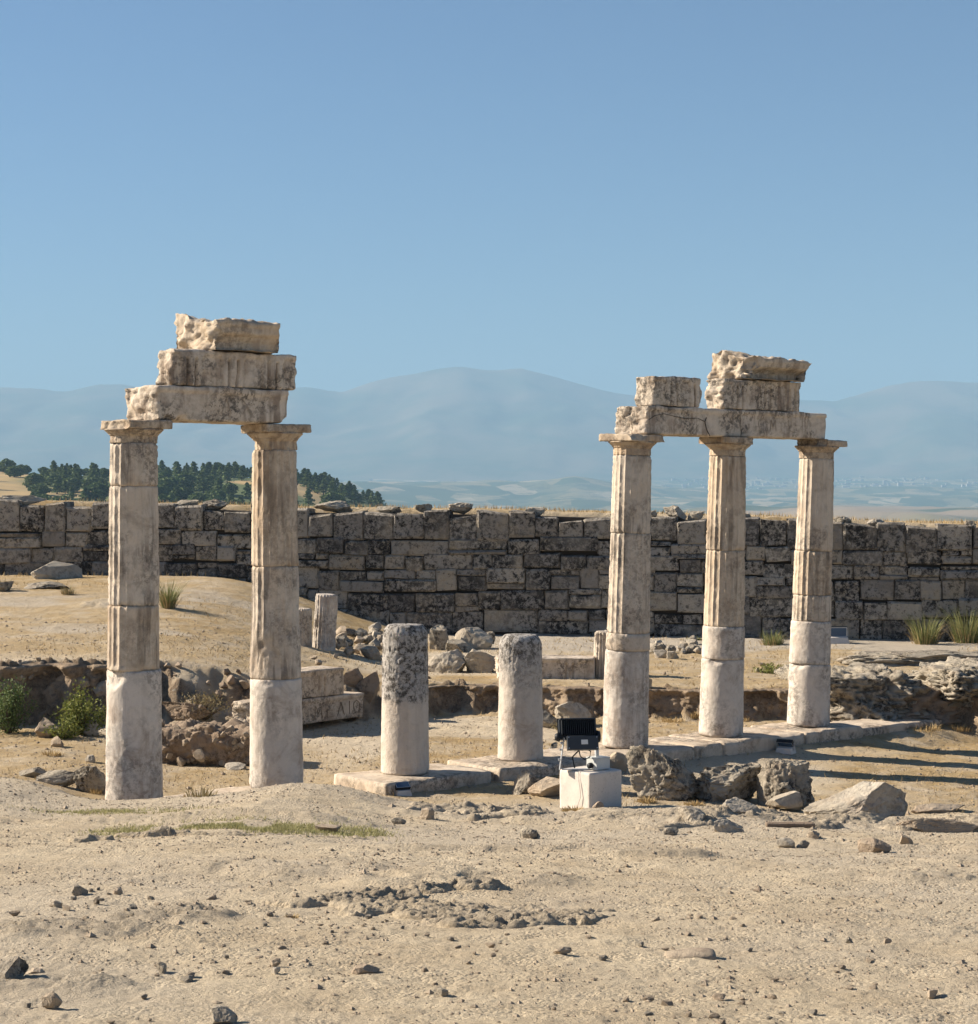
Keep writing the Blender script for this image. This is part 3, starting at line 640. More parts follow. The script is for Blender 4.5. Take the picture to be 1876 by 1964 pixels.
def build_wall():
    root = empty('retaining_wall', (0, WALLY, EYE - 3.1), -math.atan(WSL))
    tag(root, 'long dark lichened ashlar retaining wall closing off the ruins', 'wall')
    r = random.Random(21); frac = [0.0, 0.135, 0.30, 0.435, 0.585, 0.69, 0.795, 1.0]; x0, x1 = -15.6, 13.0
    HB = 3.30; k = 0
    for c in range(7):
        x = x0 - r.uniform(0, 0.6)
        while x < x1:
            L = r.choice([0.42, 0.5, 0.55, 0.62, 0.7, 0.85, 1.0, 1.2]) * r.uniform(0.9, 1.1)
            if c == 6: L = r.uniform(0.46, 0.72)
            xm = x + L / 2; ht = float(wall_top_h(xm)); sl = 0.02 * math.sin(xm * 0.7) + r.uniform(-0.012, 0.012)
            za = EYE - HB + (HB - ht) * (frac[c] + (sl if 0 < c else 0)); zb = EYE - HB + (HB - ht) * (frac[c + 1] + (sl if c < 6 else 0))
            gl = float(ground_base(np.array([xm]), np.array([WALLY - WSL * xm - 0.15]))[0])
            if zb > gl + 0.03:
                pieces = [(x, L, za, zb)]
                u = r.random()
                if c < 6 and u < 0.17: zz = za + (zb - za) * r.choice([0.3, 0.7]); pieces = [(x, L, za, zz), (x, L, zz, zb)]
                elif c < 6 and u < 0.27 and L > 0.5: zz = za + (zb - za) * 0.55; xx = L * 0.6; pieces = [(x, L, za, zz), (x, xx, zz, zb), (x + xx, L - xx, zz, zb)]
                elif c < 6 and u < 0.40 and L > 0.8: xx = L * r.uniform(0.35, 0.65); pieces = [(x, xx, za, zb), (x + xx, L - xx, za, zb)]
                for (bx, bl, a, b) in pieces:
                    k += 1; g = r.uniform(-0.006, 0.012)
                    tsh = None
                    if c == 6:
                        up = r.uniform(-0.15, 0.07); tsh = [up + r.uniform(-0.08, 0.03), up + r.uniform(-0.02, 0.03), up + r.uniform(-0.03, 0.03), up + r.uniform(-0.10, 0.02)]
                        if xm < -7.4: tsh = [q + 0.06 for q in tsh]
                    me = wall_block_mesh(bl - g, b - a - g, 0.5, 1000 + k, tsh)
                    obj('stone_block', me, MAT['wall'], root, (bx + bl / 2, 0.25 + r.uniform(-0.035, 0.035), (a + b) / 2 - (EYE - 3.1)), (r.uniform(-0.02, 0.02), r.uniform(-0.012, 0.012), r.uniform(-0.02, 0.02)))
            x += L
    m = MB(); xs = np.linspace(-16.8, 14, 61); top = [EYE - float(wall_top_h(q)) - 0.12 for q in xs]
    v = []; f = []
    for q, tz in zip(xs, top): v += [(q, 0.14, -0.6), (q, 0.14, tz - (EYE - 3.1)), (q, 0.9, tz - (EYE - 3.1)), (q, 0.9, -0.6)]
    for i in range(len(xs) - 1):
        for j in range(4): f.append((i * 4 + j, i * 4 + (j + 1) % 4, i * 4 + 4 + (j + 1) % 4, i * 4 + 4 + j))
    f += [(3, 2, 1, 0), tuple(len(v) - 4 + j for j in range(4))]
    m.add(v, f).build('wall_core', MAT['core'], root)
    # loose stones along the top
    for i, (px, py, w, h, lab) in enumerate([
        (35, 952, 130, 12, 'long flat pale slab lying on the wall top at its left end'), (355, 958, 60, 10, 'low flat stone on the wall top between the two left columns'),
        (412, 957, 60, 14, 'dark wedge-shaped stone on the wall top between the two left columns'), (640, 967, 90, 16, 'broad layered pale stone on the wall top right of the second column'),
        (812, 968, 42, 12, 'small dark pale-topped stone on the wall top above the rubble'), (884, 966, 58, 15, 'dark pointed stone on the wall top above the taller column stump'),
        (1025, 973, 50, 9, 'small pale stone on the wall top above the shorter column stump'), (1250, 973, 26, 9, 'small stone on the wall top just right of the third standing column'),
        (1295, 975, 54, 20, 'rounded black boulder on the wall top between the right-hand columns'), (1335, 981, 40, 10, 'low stone on the wall top just left of the middle right-hand column'),
        (1432, 987, 22, 7, 'tiny stone on the wall top just right of the middle right-hand column'), (1615, 995, 44, 9, 'small pale pointed stone on the wall top right of the last column'),
        (1680, 1000, 40, 7, 'flat small stone on the wall top towards its right end'), (1860, 1003, 30, 10, 'dark stone on the wall top at the right edge'),
        (745, 972, 60, 8, 'flat pale stone on the wall top above the broken fluted shafts')]):
        Y = WALLY + 0.45; X = (px - CX) / FP * Y; Y = float(wall_y(X)) + 0.42; s = FP / Y; X = (px - CX) / s; z = EYE - float(wall_top_h(X)) - 0.06
        o = obj('rock', rock_mesh(300 + i, (0.85 * w / s, min(0.5, 0.6 * w / s), h / s + 0.10), 4, 5, 0.14, 0.08, 'rock', 0.6), MAT['boulder' if i % 3 else 'boulder_pale'], None, (X, Y, z - 0.07), r.uniform(-0.3, 0.3))
        tag(o, lab, 'rock', 'loose stones on the wall top')
build_wall()

# ---------------------------------------------------------------- columns
NTH = 200
def drum_mesh(z0, z1, r0, r1, fl0, seed, flute=True, worn=0.0, rough=0.004, gap=0.008, bite=None, top_round=0.0, pits=0.0, flz=-9.0):
    """one drum; z measured from the column foot, r(z) tapers from r0 to r1; fl0 = flute phase"""
    H = z1 - z0; nz = max(10, int(H / 0.022)); zz = np.linspace(0, 1, nz + 1); th = np.linspace(0, 2 * np.pi, NTH, endpoint=False)
    T, Z = np.meshgrid(th, zz); zl = Z * H
    R = r0 + (r1 - r0) * Z
    C = np.stack([np.cos(T) * 0.3, np.sin(T) * 0.3, zl + z0], -1).reshape(-1, 3)
    n1 = fbm3(C * 4.0, 4, seed).reshape(R.shape); n2 = fbm3(C * 16.0, 4, seed + 5, 0.6).reshape(R.shape); n3 = fbm3(C * 2.2, 3, seed + 9).reshape(R.shape)
    if flute:
        ph = (T * 20 / (2 * np.pi) + fl0) % 1.0; a = 2 * ph - 1
        dep = 0.025 * np.sqrt(np.maximum(0, 1 - a * a)) * sstep(flz - 0.02, flz + (0.02 if z0 > flz - 0.06 else 0.45), zl + z0 + 0.1 * n3)
        w = np.clip(1 - worn * sstep(-0.1, 0.5, n3), 0, 1)
        chip = 0.012 * sstep(0.25, 0.7, n2) * np.abs(a) ** 6
        R = R - dep * w - chip - 0.006 * (1 - w)
    R = R + rough * n1 + rough * 0.6 * n2
    if pits > 0: pw = sstep(0.45, 0.75, zz)[:, None]; R = R - pw * pits * sstep(0.45, 0.8, fbm3(C * 24.0, 3, seed + 15).reshape(R.shape)) + pw * pits * 0.25 * fbm3(C * 34.0, 3, seed + 21).reshape(R.shape)
    if bite is not None:
        for (bt, bz, bw, bh, bd) in bite:
            da = (T - bt + np.pi) % (2 * np.pi) - np.pi
            e = (da / bw) ** 2 + ((zl + z0 - bz) / bh) ** 2 + 0.4 * n1
            R = R - bd * sstep(1.2, 0.3, e) * (1 + 0.25 * n2)
    eb = np.minimum(zl, H - zl); R = R - gap * sstep(0.022, 0.0, eb) * (1 + 0.9 * n2) - 0.02 * sstep(0.05, 0, eb) * sstep(0.45, 0.9, n1)
    if top_round > 0: 
        d = np.clip((zl - (H - top_round)) / top_round, 0, 1); R = R * (1 - 0.24 * d ** 2.4)
    zq = zl + (0.006 * n1 if top_round == 0 else 0.02 * n1 * Z) * ((Z > 0) & (Z < 1)) 
    v = np.stack([R * np.cos(T), R * np.sin(T), z0 + zq], -1).reshape(-1, 3)
    i = np.arange((nz + 1) * NTH).reshape(nz + 1, NTH); j = np.roll(i, -1, axis=1)
    q = np.stack([i[:-1], j[:-1], j[1:], i[1:]], -1).reshape(-1, 4)
    # caps as shrinking rings
    vs_ = [v]; base = len(v); 
    for (ring, zc, flip) in ((i[0], z0, True), (i[-1], z1, False)):
        prev = ring
        for k in (0.75, 0.45, 0.08):
            nv = v[ring] * [k, k, 1]; nv[:, 2] = v[ring][:, 2] + (0.012 * fbm3(nv * 9, 3, seed + 3) if not flip and top_round > 0 else 0); vs_.append(nv)
            cur = np.arange(base, base + NTH); base += NTH
            s = np.stack([prev, np.roll(prev, -1), np.roll(cur, -1), cur], -1); q = np.concatenate([q, s[:, ::-1] if flip else s]); prev = cur
    return mesh_np('drum', np.concatenate(vs_), q)

def abacus_mesh(side, h, seed, cut=None, r=0.012, amp=0.008):
    p, q = lattice(30, 30, 6); v = (p - 0.5) * [side, side, h]; v = rounded(v, (side / 2, side / 2, h / 2), r)
    v = v + vnoise_vec(v, 9.0, seed) * amp
    for (nx, ny, nz, d, am) in (cut or []):
        n = np.array([nx, ny, nz], float); n /= np.linalg.norm(n); s = v @ n - d + am * fbm3(v * 11, 4, seed + 7)
        v = v - np.maximum(s, 0)[:, None] * n
    v[:, 2] += h / 2
    return mesh_np('abacus', v, q)
def echinus_mesh(r0, H, r1, seed, fl0):
    """fluted neck that flares into the echinus; H total height under the abacus"""
    prof = [(0.0, r0 - 0.004), (0.02, r0), (0.55, r0 - 0.002), (0.60, r0 + 0.012), (0.64, r0 + 0.008), (0.68, r0 + 0.018), (0.80, r0 + (r1 - r0) * 0.62), (0.92, r1), (1.0, r1 - 0.012)]
    zz = np.linspace(0, 1, 40); rr = np.interp(zz, [a for a, b in prof], [b for a, b in prof])
    th = np.linspace(0, 2 * np.pi, NTH, endpoint=False); T, Z = np.meshgrid(th, zz); R = np.repeat(rr[:, None], NTH, 1)
    ph = (T * 20 / (2 * np.pi) + fl0) % 1.0; a = 2 * ph - 1
    C = np.stack([np.cos(T) * 0.3, np.sin(T) * 0.3, Z * H], -1).reshape(-1, 3); n2 = fbm3(C * 12, 4, seed, 0.6).reshape(R.shape); n1 = fbm3(C * 4, 3, seed + 4).reshape(R.shape)
    R = R - 0.013 * np.sqrt(np.maximum(0, 1 - a * a)) * sstep(0.56, 0.48, Z) + 0.006 * n2 - 0.025 * sstep(0.35, 0.8, n1)
    v = np.stack([R * np.cos(T), R * np.sin(T), Z * H], -1).reshape(-1, 3); nz = len(zz) - 1
    i = np.arange((nz + 1) * NTH).reshape(nz + 1, NTH); j = np.roll(i, -1, axis=1); q = np.stack([i[:-1], j[:-1], j[1:], i[1:]], -1).reshape(-1, 4)
    return mesh_np('echinus', v, q)

CAPZ = 4.075
def column(i, label, joints, flute_from, lean, cap_bottom, cuts, mats, worn, bites=None, seed=0, r_base=0.302, r_top=0.256):
    X, Y = row(i * LSP); lx = lean / CAPZ
    root = empty('doric_column', (X, Y, -0.002), rot=(0, math.asin(lx), 0)); tag(root, label, 'column', 'standing columns of the colonnade')
    rad = lambda z: r_base + (r_top - r_base) * (z / cap_bottom) ** 1.15
    zs = [0.0] + joints + [cap_bottom]; rr = random.Random(seed + 5)
    for k in range(len(zs) - 1):
        fl = zs[k + 1] > flute_from + 0.1
        me = drum_mesh(zs[k], zs[k + 1], rad(zs[k]), rad(zs[k + 1]), 0.22 + 0.03 * k, seed * 11 + k, fl, worn[k], 0.0038 if not fl else 0.0035, 0.009, (bites or {}).get(k), flz=flute_from)
        o = obj('drum', me, MAT[mats[k]], root, (rr.uniform(-0.006, 0.006), rr.uniform(-0.006, 0.006), 0), (0, 0, rr.uniform(-0.02, 0.02)))
        if k == 0: o['label'] = 'plain unfluted bottom drum of smooth pale stone'
    cap = empty('capital', (0, 0, cap_bottom)); cap.parent = root
    eh = CAPZ - cap_bottom - 0.092
    obj('echinus', echinus_mesh(rad(cap_bottom) - 0.002, eh + 0.003, 0.318, seed + 70, 0.22), MAT['capital'], cap)
    obj('abacus', abacus_mesh(0.60 if i < 3 else 0.625, 0.092, seed + 80, cuts), MAT['capital'], cap, (0, 0, eh), TH)
    return root

# local frame of the abacus: +x along the row (right, away), -y towards the picture's right front
column(0, 'tall leftmost fluted column with a broken capital corner, carrying the left lintel', [1.43, 2.113, 3.38], 1.43, 0.0, 3.835,
       [(-1, -0.2, 0.1, 0.27, 0.03), (-0.7, 0.7, 0.2, 0.33, 0.04)], ['marble_low', 'marble_warm', 'marble_up', 'marble_up'], [0, 0.35, 0.9, 0.7],
       {0: [(3.9, 1.36, 0.75, 0.12, 0.035), (4.0, 0.62, 0.5, 0.2, 0.008)], 1: [(5.4, 1.7, 0.35, 0.4, 0.012)]}, 1)
column(1, 'second fluted column from the left with its shaft eroded smooth near the middle', [1.227, 2.488], 1.45, -0.02, 3.79,
       [(-1, 0.1, 0, 0.28, 0.02)], ['marble_low', 'marble_up', 'marble_warm'], [0, 0.4, 0.45],
       {0: [(4.2, 1.22, 0.9, 0.06, 0.02)], 1: [(4.35, 1.30, 0.75, 0.42, 0.03), (5.0, 1.7, 0.4, 0.5, 0.012)]}, 2)
# the lower third of that second drum is worn plain: its flutes start higher
column(4, 'third standing column, with a thin broken capital slab jutting out to the left', [1.26, 1.485, 2.788], 1.485, 0.095, 3.807,
       [(-0.3, -1, 0.9, 0.24, 0.03), (0.6, -1, 0.3, 0.36, 0.03)], ['marble_low', 'marble_up', 'marble_up', 'marble_up'], [0, 0, 0.25, 0.3], {2: [(5.4, 2.2, 0.5, 0.8, 0.008)]}, 3)
column(5, 'fluted column in the middle of the right-hand three, with a warm brown shaft', [1.05, 1.493, 2.53], 1.493, 0.10, 3.82,
       [(-1, 0.1, 0, 0.27, 0.02), (1, -0.4, 0.0, 0.27, 0.03), (0.3, 1, 0, 0.3, 0.02)], ['marble_low', 'marble_low', 'marble_warm', 'marble_warm'], [0, 0, 0.3, 0.25], {0: [(4.4, 1.04, 0.5, 0.07, 0.03)]}, 4)
column(6, 'rightmost standing column with dark stains low on its shaft and a broken capital', [0.876, 1.488, 1.861, 2.488], 1.488, 0.125, 3.806,
       [(-1, -0.15, 0.0, 0.16, 0.03), (-0.6, 1, 0, 0.25, 0.03)], ['marble_low', 'marble_low', 'marble_up', 'marble_warm', 'marble_up'], [0, 0, 0.3, 0.2, 0.3], {0: [(3.9, 0.87, 0.5, 0.08, 0.03)]}, 5)

def stump(i, label, H, mat, seed, r0=0.293, lean=0.0, pits=0.012, topr=0.1):
    X, Y = row(i * LSP); root = empty('column_stump', (X, Y, -0.002), rot=(0, lean, 0.3)); tag(root, label, 'column stump', 'broken column stumps of the colonnade')
    obj('shaft', drum_mesh(0, H, r0, r0 - 0.022, 0, seed, False, 0, 0.004, 0.0, None, topr, pits), MAT[mat], root)
    return root
stump(2, 'taller column stump with a pitted black upper half and pale foot', 1.75, 'stump_black', 31, 0.287, 0.004, 0.015, 0.13)
stump(3, 'shorter pale column stump with a grey rounded top', 1.545, 'stump_pale', 34, 0.285, 0.0, 0.008, 0.14)

# ---------------------------------------------------------------- entablature blocks
def block(name, t0, t1, n_front, W, z0, H, seed, label, cat, mat='entab', res=0.018, front=None, rad=0.018, amp=0.006, end_l=0.035, end_r=0.015, cuts=None, group=None, top_amp=0.01, tilt=0.0, post=None):
    """a block lying along the row; its front is n_front towards the viewer"""
    L = t1 - t0; nx = max(8, int(L / res)); ny = max(6, int(W / 0.035)); nz = max(6, int(H / 0.017))
    p, q = lattice(nx, ny, nz); v = (p - 0.5) * [L, W, H]; v0 = v.copy()
    v = rounded(v, (L / 2, W / 2, H / 2), rad)
    if front is not None:
        m = np.clip((-(v0[:, 1]) - (W / 2 - 0.03)) / 0.03, 0, 1); v[:, 1] -= m * front(v0[:, 0] + L / 2, v0[:, 2] + H / 2)
    nv = vnoise_vec(v, 6.0, seed, 4); v = v + nv * amp
    wl_ = sstep(-L / 2 + 0.10, -L / 2, v0[:, 0]); wr_ = sstep(L / 2 - 0.05, L / 2, v0[:, 0]); big = fbm3(v * 8.0, 5, seed + 4, 0.62) * 0.7
    v[:, 0] += wl_ * end_l * (big + 0.5) - wr_ * end_r * (big + 0.4)
    tp = sstep(H / 2 - 0.04, H / 2, v0[:, 2]); v[:, 2] += tp * top_amp * fbm3(v * 4.0, 4, seed + 8, 0.6)
    for (nx_, ny_, nz_, d, am) in (cuts or []):
        n = np.array([nx_, ny_, nz_], float); n /= np.linalg.norm(n); s = v @ n - d + am * fbm3(v * 6, 4, seed + 17, 0.6)
        v = v - np.maximum(s, 0)[:, None] * n
    if post is not None: v = post(v, v0)
    v[:, 2] += H / 2
    tm = (t0 + t1) / 2; X, Y = row(tm, n_front - W / 2)
    o = obj(name, mesh_np(name, v, q), MAT[mat], None, (X, Y, z0), (0, tilt, TH)); tag(o, label, cat, group)
    return o
def taenia(L, H, regs):
    def f(x, z):
        y = 0.022 * sstep(H - 0.062, H - 0.055, z) - 0.0 * z
        for c in regs:
            inr = sstep(c - 0.17, c - 0.165, x) * sstep(c + 0.17, c + 0.165, x)
            y = y + 0.018 * inr * sstep(H - 0.088, H - 0.083, z) * sstep(H - 0.055, H - 0.06, z)
            gut = (np.cos((x - c) * 2 * np.pi / 0.055) > 0.0) * inr
            y = y + 0.013 * gut * sstep(H - 0.115, H - 0.11, z) * sstep(H - 0.085, H - 0.09, z)
        return y
    return f
def triglyphs(H, centres, w=0.30):
    def f(x, z):
        y = 0.022 * sstep(H - 0.06, H - 0.05, z)
        body = sstep(H - 0.05, H - 0.065, z)
        for c in centres:
            d = np.abs(x - c); y = y + 0.022 * body * sstep(w / 2 + 0.006, w / 2 - 0.006, d)
            gz_ = sstep(H - 0.085, H - 0.10, z)
            for g in (-0.055, 0.055): y = y - 0.05 * gz_ * sstep(0.024, 0.006, np.abs(x - c - g))
            y = y - 0.02 * gz_ * sstep(w / 2 - 0.03, w / 2 - 0.012, d) * sstep(w / 2 + 0.01, w / 2 - 0.0, d)
        return y
    return f
def cornice_front(H, proj=0.10):
    def f(x, z):
        return -proj * sstep(H * 0.62, H * 0.30, z) + 0.02 * sstep(H * 0.30, H * 0.33, z) * sstep(H * 0.40, H * 0.36, z) + 0.015 * sstep(H - 0.07, H - 0.06, z)
    return f
AZ = CAPZ + 0.003; FZ = 4.452; KZ = 4.852
block('architrave', 0.10, 1.80, 0.27, 0.64, AZ, 0.372, 101, 'long lintel beam bridging the two left columns, rough left end and chipped lower corner', 'lintel', front=taenia(1.7, 0.372, (0.85, 1.25, 1.6)),
      end_l=0.05, cuts=[(0.62, 0, -0.8, 0.62, 0.03), (-0.25, -0.8, -1.2, 0.42, 0.05)], group='lintel beams')
block('frieze_block', 0.29, 1.92, 0.275, 0.32, FZ, 0.392, 102, 'weathered frieze block with worn vertical grooves, middle course above the left columns', 'frieze block', res=0.012, front=triglyphs(0.392, (0.25, 0.78, 1.3)),
      end_l=0.05, end_r=0.02, rad=0.03, amp=0.009, group='frieze blocks')
def hump(v, v0):
    lift = sstep(-0.1, 0.35, v0[:, 1]) * sstep(0.02, 0.15, v0[:, 2]) * (0.09 * sstep(0.5, -0.45, v0[:, 0]) + 0.01)
    v[:, 2] += lift; return v
block('cornice_block', 0.74, 1.63, 0.40, 0.80, KZ, 0.325, 103, 'broken cornice block crowning the left lintel, rough pale left end', 'cornice block', 'cornice', front=cornice_front(0.325, 0.09), end_l=0.07, end_r=0.03,
      rad=0.02, amp=0.012, top_amp=0.03, post=hump, cuts=[(-1, -0.1, 0.9, 0.47, 0.05), (-0.8, 0.8, 0.3, 0.62, 0.06)], group='cornice blocks')
block('architrave', 7.42, 9.275, 0.27, 0.56, AZ, 0.372, 104, 'left of the two lintel beams on the right-hand columns, with dark streaks and a long crack', 'lintel', front=taenia(1.85, 0.372, (0.9, 1.35, 1.7)),
      end_l=0.05, cuts=[(1, -0.5, -0.9, 0.98, 0.03), (-0.9, -1, 0.5, 0.98, 0.06)], group='lintel beams')
block('architrave', 9.285, 11.08, 0.27, 0.54, AZ, 0.372, 105, 'right of the two lintel beams on the right-hand columns, paler and faintly inscribed', 'lintel', front=taenia(1.8, 0.372, (0.35, 0.85, 1.4)),
      end_l=0.012, cuts=[(-1, -0.4, -0.9, 0.90, 0.04)], group='lintel beams')
block('frieze_block', 7.56, 8.50, 0.27, 0.33, FZ, 0.395, 106, 'short frieze block with carved grooves and a broken right end, standing apart on the left', 'frieze block', res=0.012, front=triglyphs(0.395, (0.40, 0.85)),
      end_l=0.03, end_r=0.05, rad=0.02, amp=0.008, group='frieze blocks')
block('frieze_block', 8.92, 10.52, 0.27, 0.34, FZ, 0.41, 107, 'frieze block with three carved triglyphs, under the overhanging cornice on the right', 'frieze block', res=0.012, front=triglyphs(0.41, (0.33, 0.90, 1.42)),
      end_l=0.06, rad=0.02, amp=0.008, cuts=[(-1, -0.4, -0.9, 0.83, 0.05), (-1, -0.6, 0.5, 0.93, 0.05)], group='frieze blocks')
def lump(v, v0):
    v[:, 2] += sstep(0.02, 0.14, v0[:, 2]) * (0.085 * sstep(0.1, -0.45, v0[:, 0]) * sstep(-0.25, 0.15, v0[:, 1]) + 0.06 * np.exp(-((v0[:, 0] - 0.35) / 0.22) ** 2) * sstep(0.0, 0.3, v0[:, 1]))
    v[:, 0] += -0.10 * sstep(0.15, -0.1, v0[:, 2]) * sstep(0.3, 0.75, v0[:, 0]); return v
block('cornice_block', 9.26, 10.56, 0.44, 0.74, KZ + 0.02, 0.29, 108, 'overhanging cornice block crowning the right-hand columns, its left side broken into a pale lump', 'cornice block', 'cornice', front=cornice_front(0.285, 0.19), end_l=0.09, end_r=0.03,
      rad=0.02, amp=0.014, top_amp=0.035, post=lump, cuts=[(-1, -0.9, 0.15, 0.56, 0.06), (-1, -0.5, -1.0, 0.60, 0.05)], group='cornice blocks')

# ---------------------------------------------------------------- incised letters
GLY = {'M': [[(0, 0), (0.12, 1), (0.45, 0.35), (0.78, 1), (0.9, 0)]], 'E': [[(0.75, 1), (0, 1), (0, 0), (0.75, 0)], [(0, 0.52), (0.6, 0.52)]], 'L': [[(0, 0), (0.4, 1), (0.8, 0)]],
       'I': [[(0.1, 0), (0.1, 1)]], 'W': [[(0, 0), (0.3, 0.0), (0.08, 0.35), (0.1, 0.75), (0.45, 1.0), (0.82, 0.75), (0.86, 0.35), (0.62, 0.0), (0.95, 0.0)]], 'A': [[(0, 0), (0.4, 1), (0.8, 0)], [(0.16, 0.4), (0.64, 0.4)]],
       'X': [[(0, 0), (0.75, 1)], [(0, 1), (0.75, 0)]], 'O': [[(0.4 + 0.4 * math.cos(a), 0.5 + 0.5 * math.sin(a)) for a in np.linspace(0, 2 * math.pi, 15)]], 'C': [[(0.45 + 0.4 * math.cos(a), 0.5 + 0.5 * math.sin(a)) for a in np.linspace(0.9, 2 * math.pi - 0.9, 12)]]}
def letters(parent, W, items, hgt, wid, mat, y_off=0.004):
    """thin cut strokes on the front (local -y) face of a block; items = [(glyph, x, z)]"""
    for g, x, z in items:
        m = MB()
        for st in GLY[g]:
            for (a, b) in zip(st[:-1], st[1:]):
                p = Vector((x + a[0] * hgt * 0.9, 0, z + a[1] * hgt)); s = Vector((x + b[0] * hgt * 0.9, 0, z + b[1] * hgt)); d = s - p
                m.box(((p.x + s.x) / 2, -W / 2 - y_off, (p.z + s.z) / 2), (d.length + wid * 0.6, 0.008, wid), Matrix.Rotation(-math.atan2(d.z, d.x), 3, 'Y'))
        m.build('letter', mat, parent)
arch = [o for o in COL.objects if o.name.startswith('architrave')]
letters(arch[0], 0.64, [('A', -0.02, 0.09), ('X', 0.25, 0.09)], 0.17, 0.004, MAT['groove_faint'], 0.002)
letters(arch[2], 0.54, [('C', -0.55, 0.10), ('M', -0.30, 0.10), ('E', 0.08, 0.10), ('O', 0.36, 0.10)], 0.15, 0.0035, MAT['groove_faint'], 0.002)

# the long crack across the left beam of the right-hand group
def crack():
    m = MB(); pts = [(350, 590), (400, 560), (470, 545), (560, 560), (640, 572), (740, 566), (800, 588), (812, 560), (800, 588), (812, 640), (840, 685)]
    q = [Vector(((x - 350) / 735 * 1.76 - 0.86, 0, (684 - y) / 190 * 0.372)) for x, y in pts]
    for a, b in zip(q[:-1], q[1:]):
        d = b - a; m.box(((a.x + b.x) / 2, -0.283, (a.z + b.z) / 2), (d.length + 0.003, 0.010, 0.006), Matrix.Rotation(-math.atan2(d.z, d.x), 3, 'Y'))
    m.build('crack', MAT['core'], arch[1])
crack()

# ---------------------------------------------------------------- stylobate
def slab_mesh(L, W, H, seed, amp=0.010):
    p, q = lattice(max(6, int(L / 0.05)), max(6, int(W / 0.05)), 6); v = (p - 0.5) * [L, W, H]; v = rounded(v, (L / 2, W / 2, H / 2), 0.02)
    v = v + vnoise_vec(v, 4.0, seed, 4) * amp; c = fbm3(v * 2.5, 4, seed + 3, 0.6)
    e = sstep(W / 2 - 0.12, W / 2, -v[:, 1]) * sstep(-0.02, H / 2, v[:, 2]); v[:, 2] -= 0.04 * e * sstep(0.1, 0.6, c); v[:, 2] += -H / 2
    return mesh_np('slab', v, q)
def stylobate():
    X, Y = row(2.9); root = empty('stylobate', (X, Y, -0.2), TH); tag(root, 'low stone step of worn slabs on which the columns stand', 'stone step')
    r = random.Random(3)
    for k, (t0, t1, nf, nb, dz) in enumerate([(-0.55, 0.62, 0.5, -0.5, -0.02), (0.64, 2.35, 0.5, -0.52, -0.03), (2.95, 4.55, 0.57, -0.45, 0.0), (4.70, 6.5, 0.55, -0.48, 0.0), (6.52, 8.05, 0.57, -0.52, -0.005), (8.07, 8.62, 0.55, -0.5, 0.0), (8.64, 9.75, 0.56, -0.5, 0.003),
                                        (9.78, 10.3, 0.53, -0.5, -0.01), (10.32, 11.55, 0.55, -0.5, 0.0), (11.6, 12.7, 0.48, -0.35, -0.06), (12.72, 13.6, 0.42, -0.3, -0.08)]):
        o = obj('slab', slab_mesh(t1 - t0, nf - nb, 0.30, 400 + k), MAT['slab'], root)
        o.location = ((t0 + t1) / 2 - 2.9, -(nf + nb) / 2, dz + 0.2 - 0.004 + r.uniform(-0.006, 0.0)); o.rotation_euler = (r.uniform(-0.004, 0.004), r.uniform(-0.003, 0.003), r.uniform(-0.006, 0.006))
    o = obj('joint_block', slab_mesh(0.13, 0.8, 0.26, 450), MAT['boulder'], root, (4.625 - 2.9, -0.05, 0.16))
stylobate()

# ---------------------------------------------------------------- fallen blocks and broken shafts behind the row
def shaft(px, py, r, H, lean, label, seed, mat='marble_up', back=0.0):
    X, Y = G(px, py); Y += back
    root = empty('broken_shaft', (X, Y, gz(X, Y) - 0.06), rot=lean); tag(root, label, 'column shaft', 'broken fluted shafts set upright on the terrace')
    obj('drum', drum_mesh(0, H, r, r * 0.95, 0.3, seed, True, 0.35, 0.005, 0.006, None, 0.02), MAT[mat], root)
shaft(619, 1247, 0.205, 1.02, (0.02, 0.05, 0.2), 'pale broken fluted shaft standing behind the second column', 61, 'marble_low', 0.2)
shaft(577, 1243, 0.17, 0.70, (0, 0.0, 0.4), 'short pink fluted shaft half hidden beside a taller broken shaft', 62, 'marble_up', 0.3)
shaft(1161, 1297, 0.20, 0.80, (0.02, 0.02, 0.1), 'narrow grooved shaft peeping out left of the third standing column', 63, 'marble_up', 0.1)

def lying(name, corner_px, corner_py, ang, L, W, H, z_up, seed, label, front, from_right=True, mat='entab', tilt=0.0, along=0.0):
    X, Y = G(corner_px, corner_py); d = Vector((math.cos(ang), math.sin(ang))); b = Vector((-d.y, d.x))
    c = Vector((X, Y)) + d * ((-L / 2 if from_right else L / 2) + along) + b * (W / 2)
    nx, ny, nz = int(L / 0.018), max(6, int(W / 0.04)), int(H / 0.018)
    p, q = lattice(nx, ny, nz); v = (p - 0.5) * [L, W, H]; v0 = v.copy(); v = rounded(v, (L / 2, W / 2, H / 2), 0.018)
    m = np.clip((-(v0[:, 1]) - (W / 2 - 0.03)) / 0.03, 0, 1); v[:, 1] -= m * front(v0[:, 0] + L / 2, v0[:, 2] + H / 2)
    v = v + vnoise_vec(v, 5.0, seed, 4) * 0.007
    v[:, 0] += sstep(-L / 2 + 0.06, -L / 2, v0[:, 0]) * 0.05 * (fbm3(v * 7, 5, seed + 2, 0.65) + 0.3); v[:, 2] += H / 2
    z = gz(X, Y) + z_up
    o = obj(name, mesh_np(name, v, q), MAT[mat], None, (c.x, c.y, z), (0, tilt, ang)); tag(o, label, 'carved block', 'fallen carved blocks'); return o
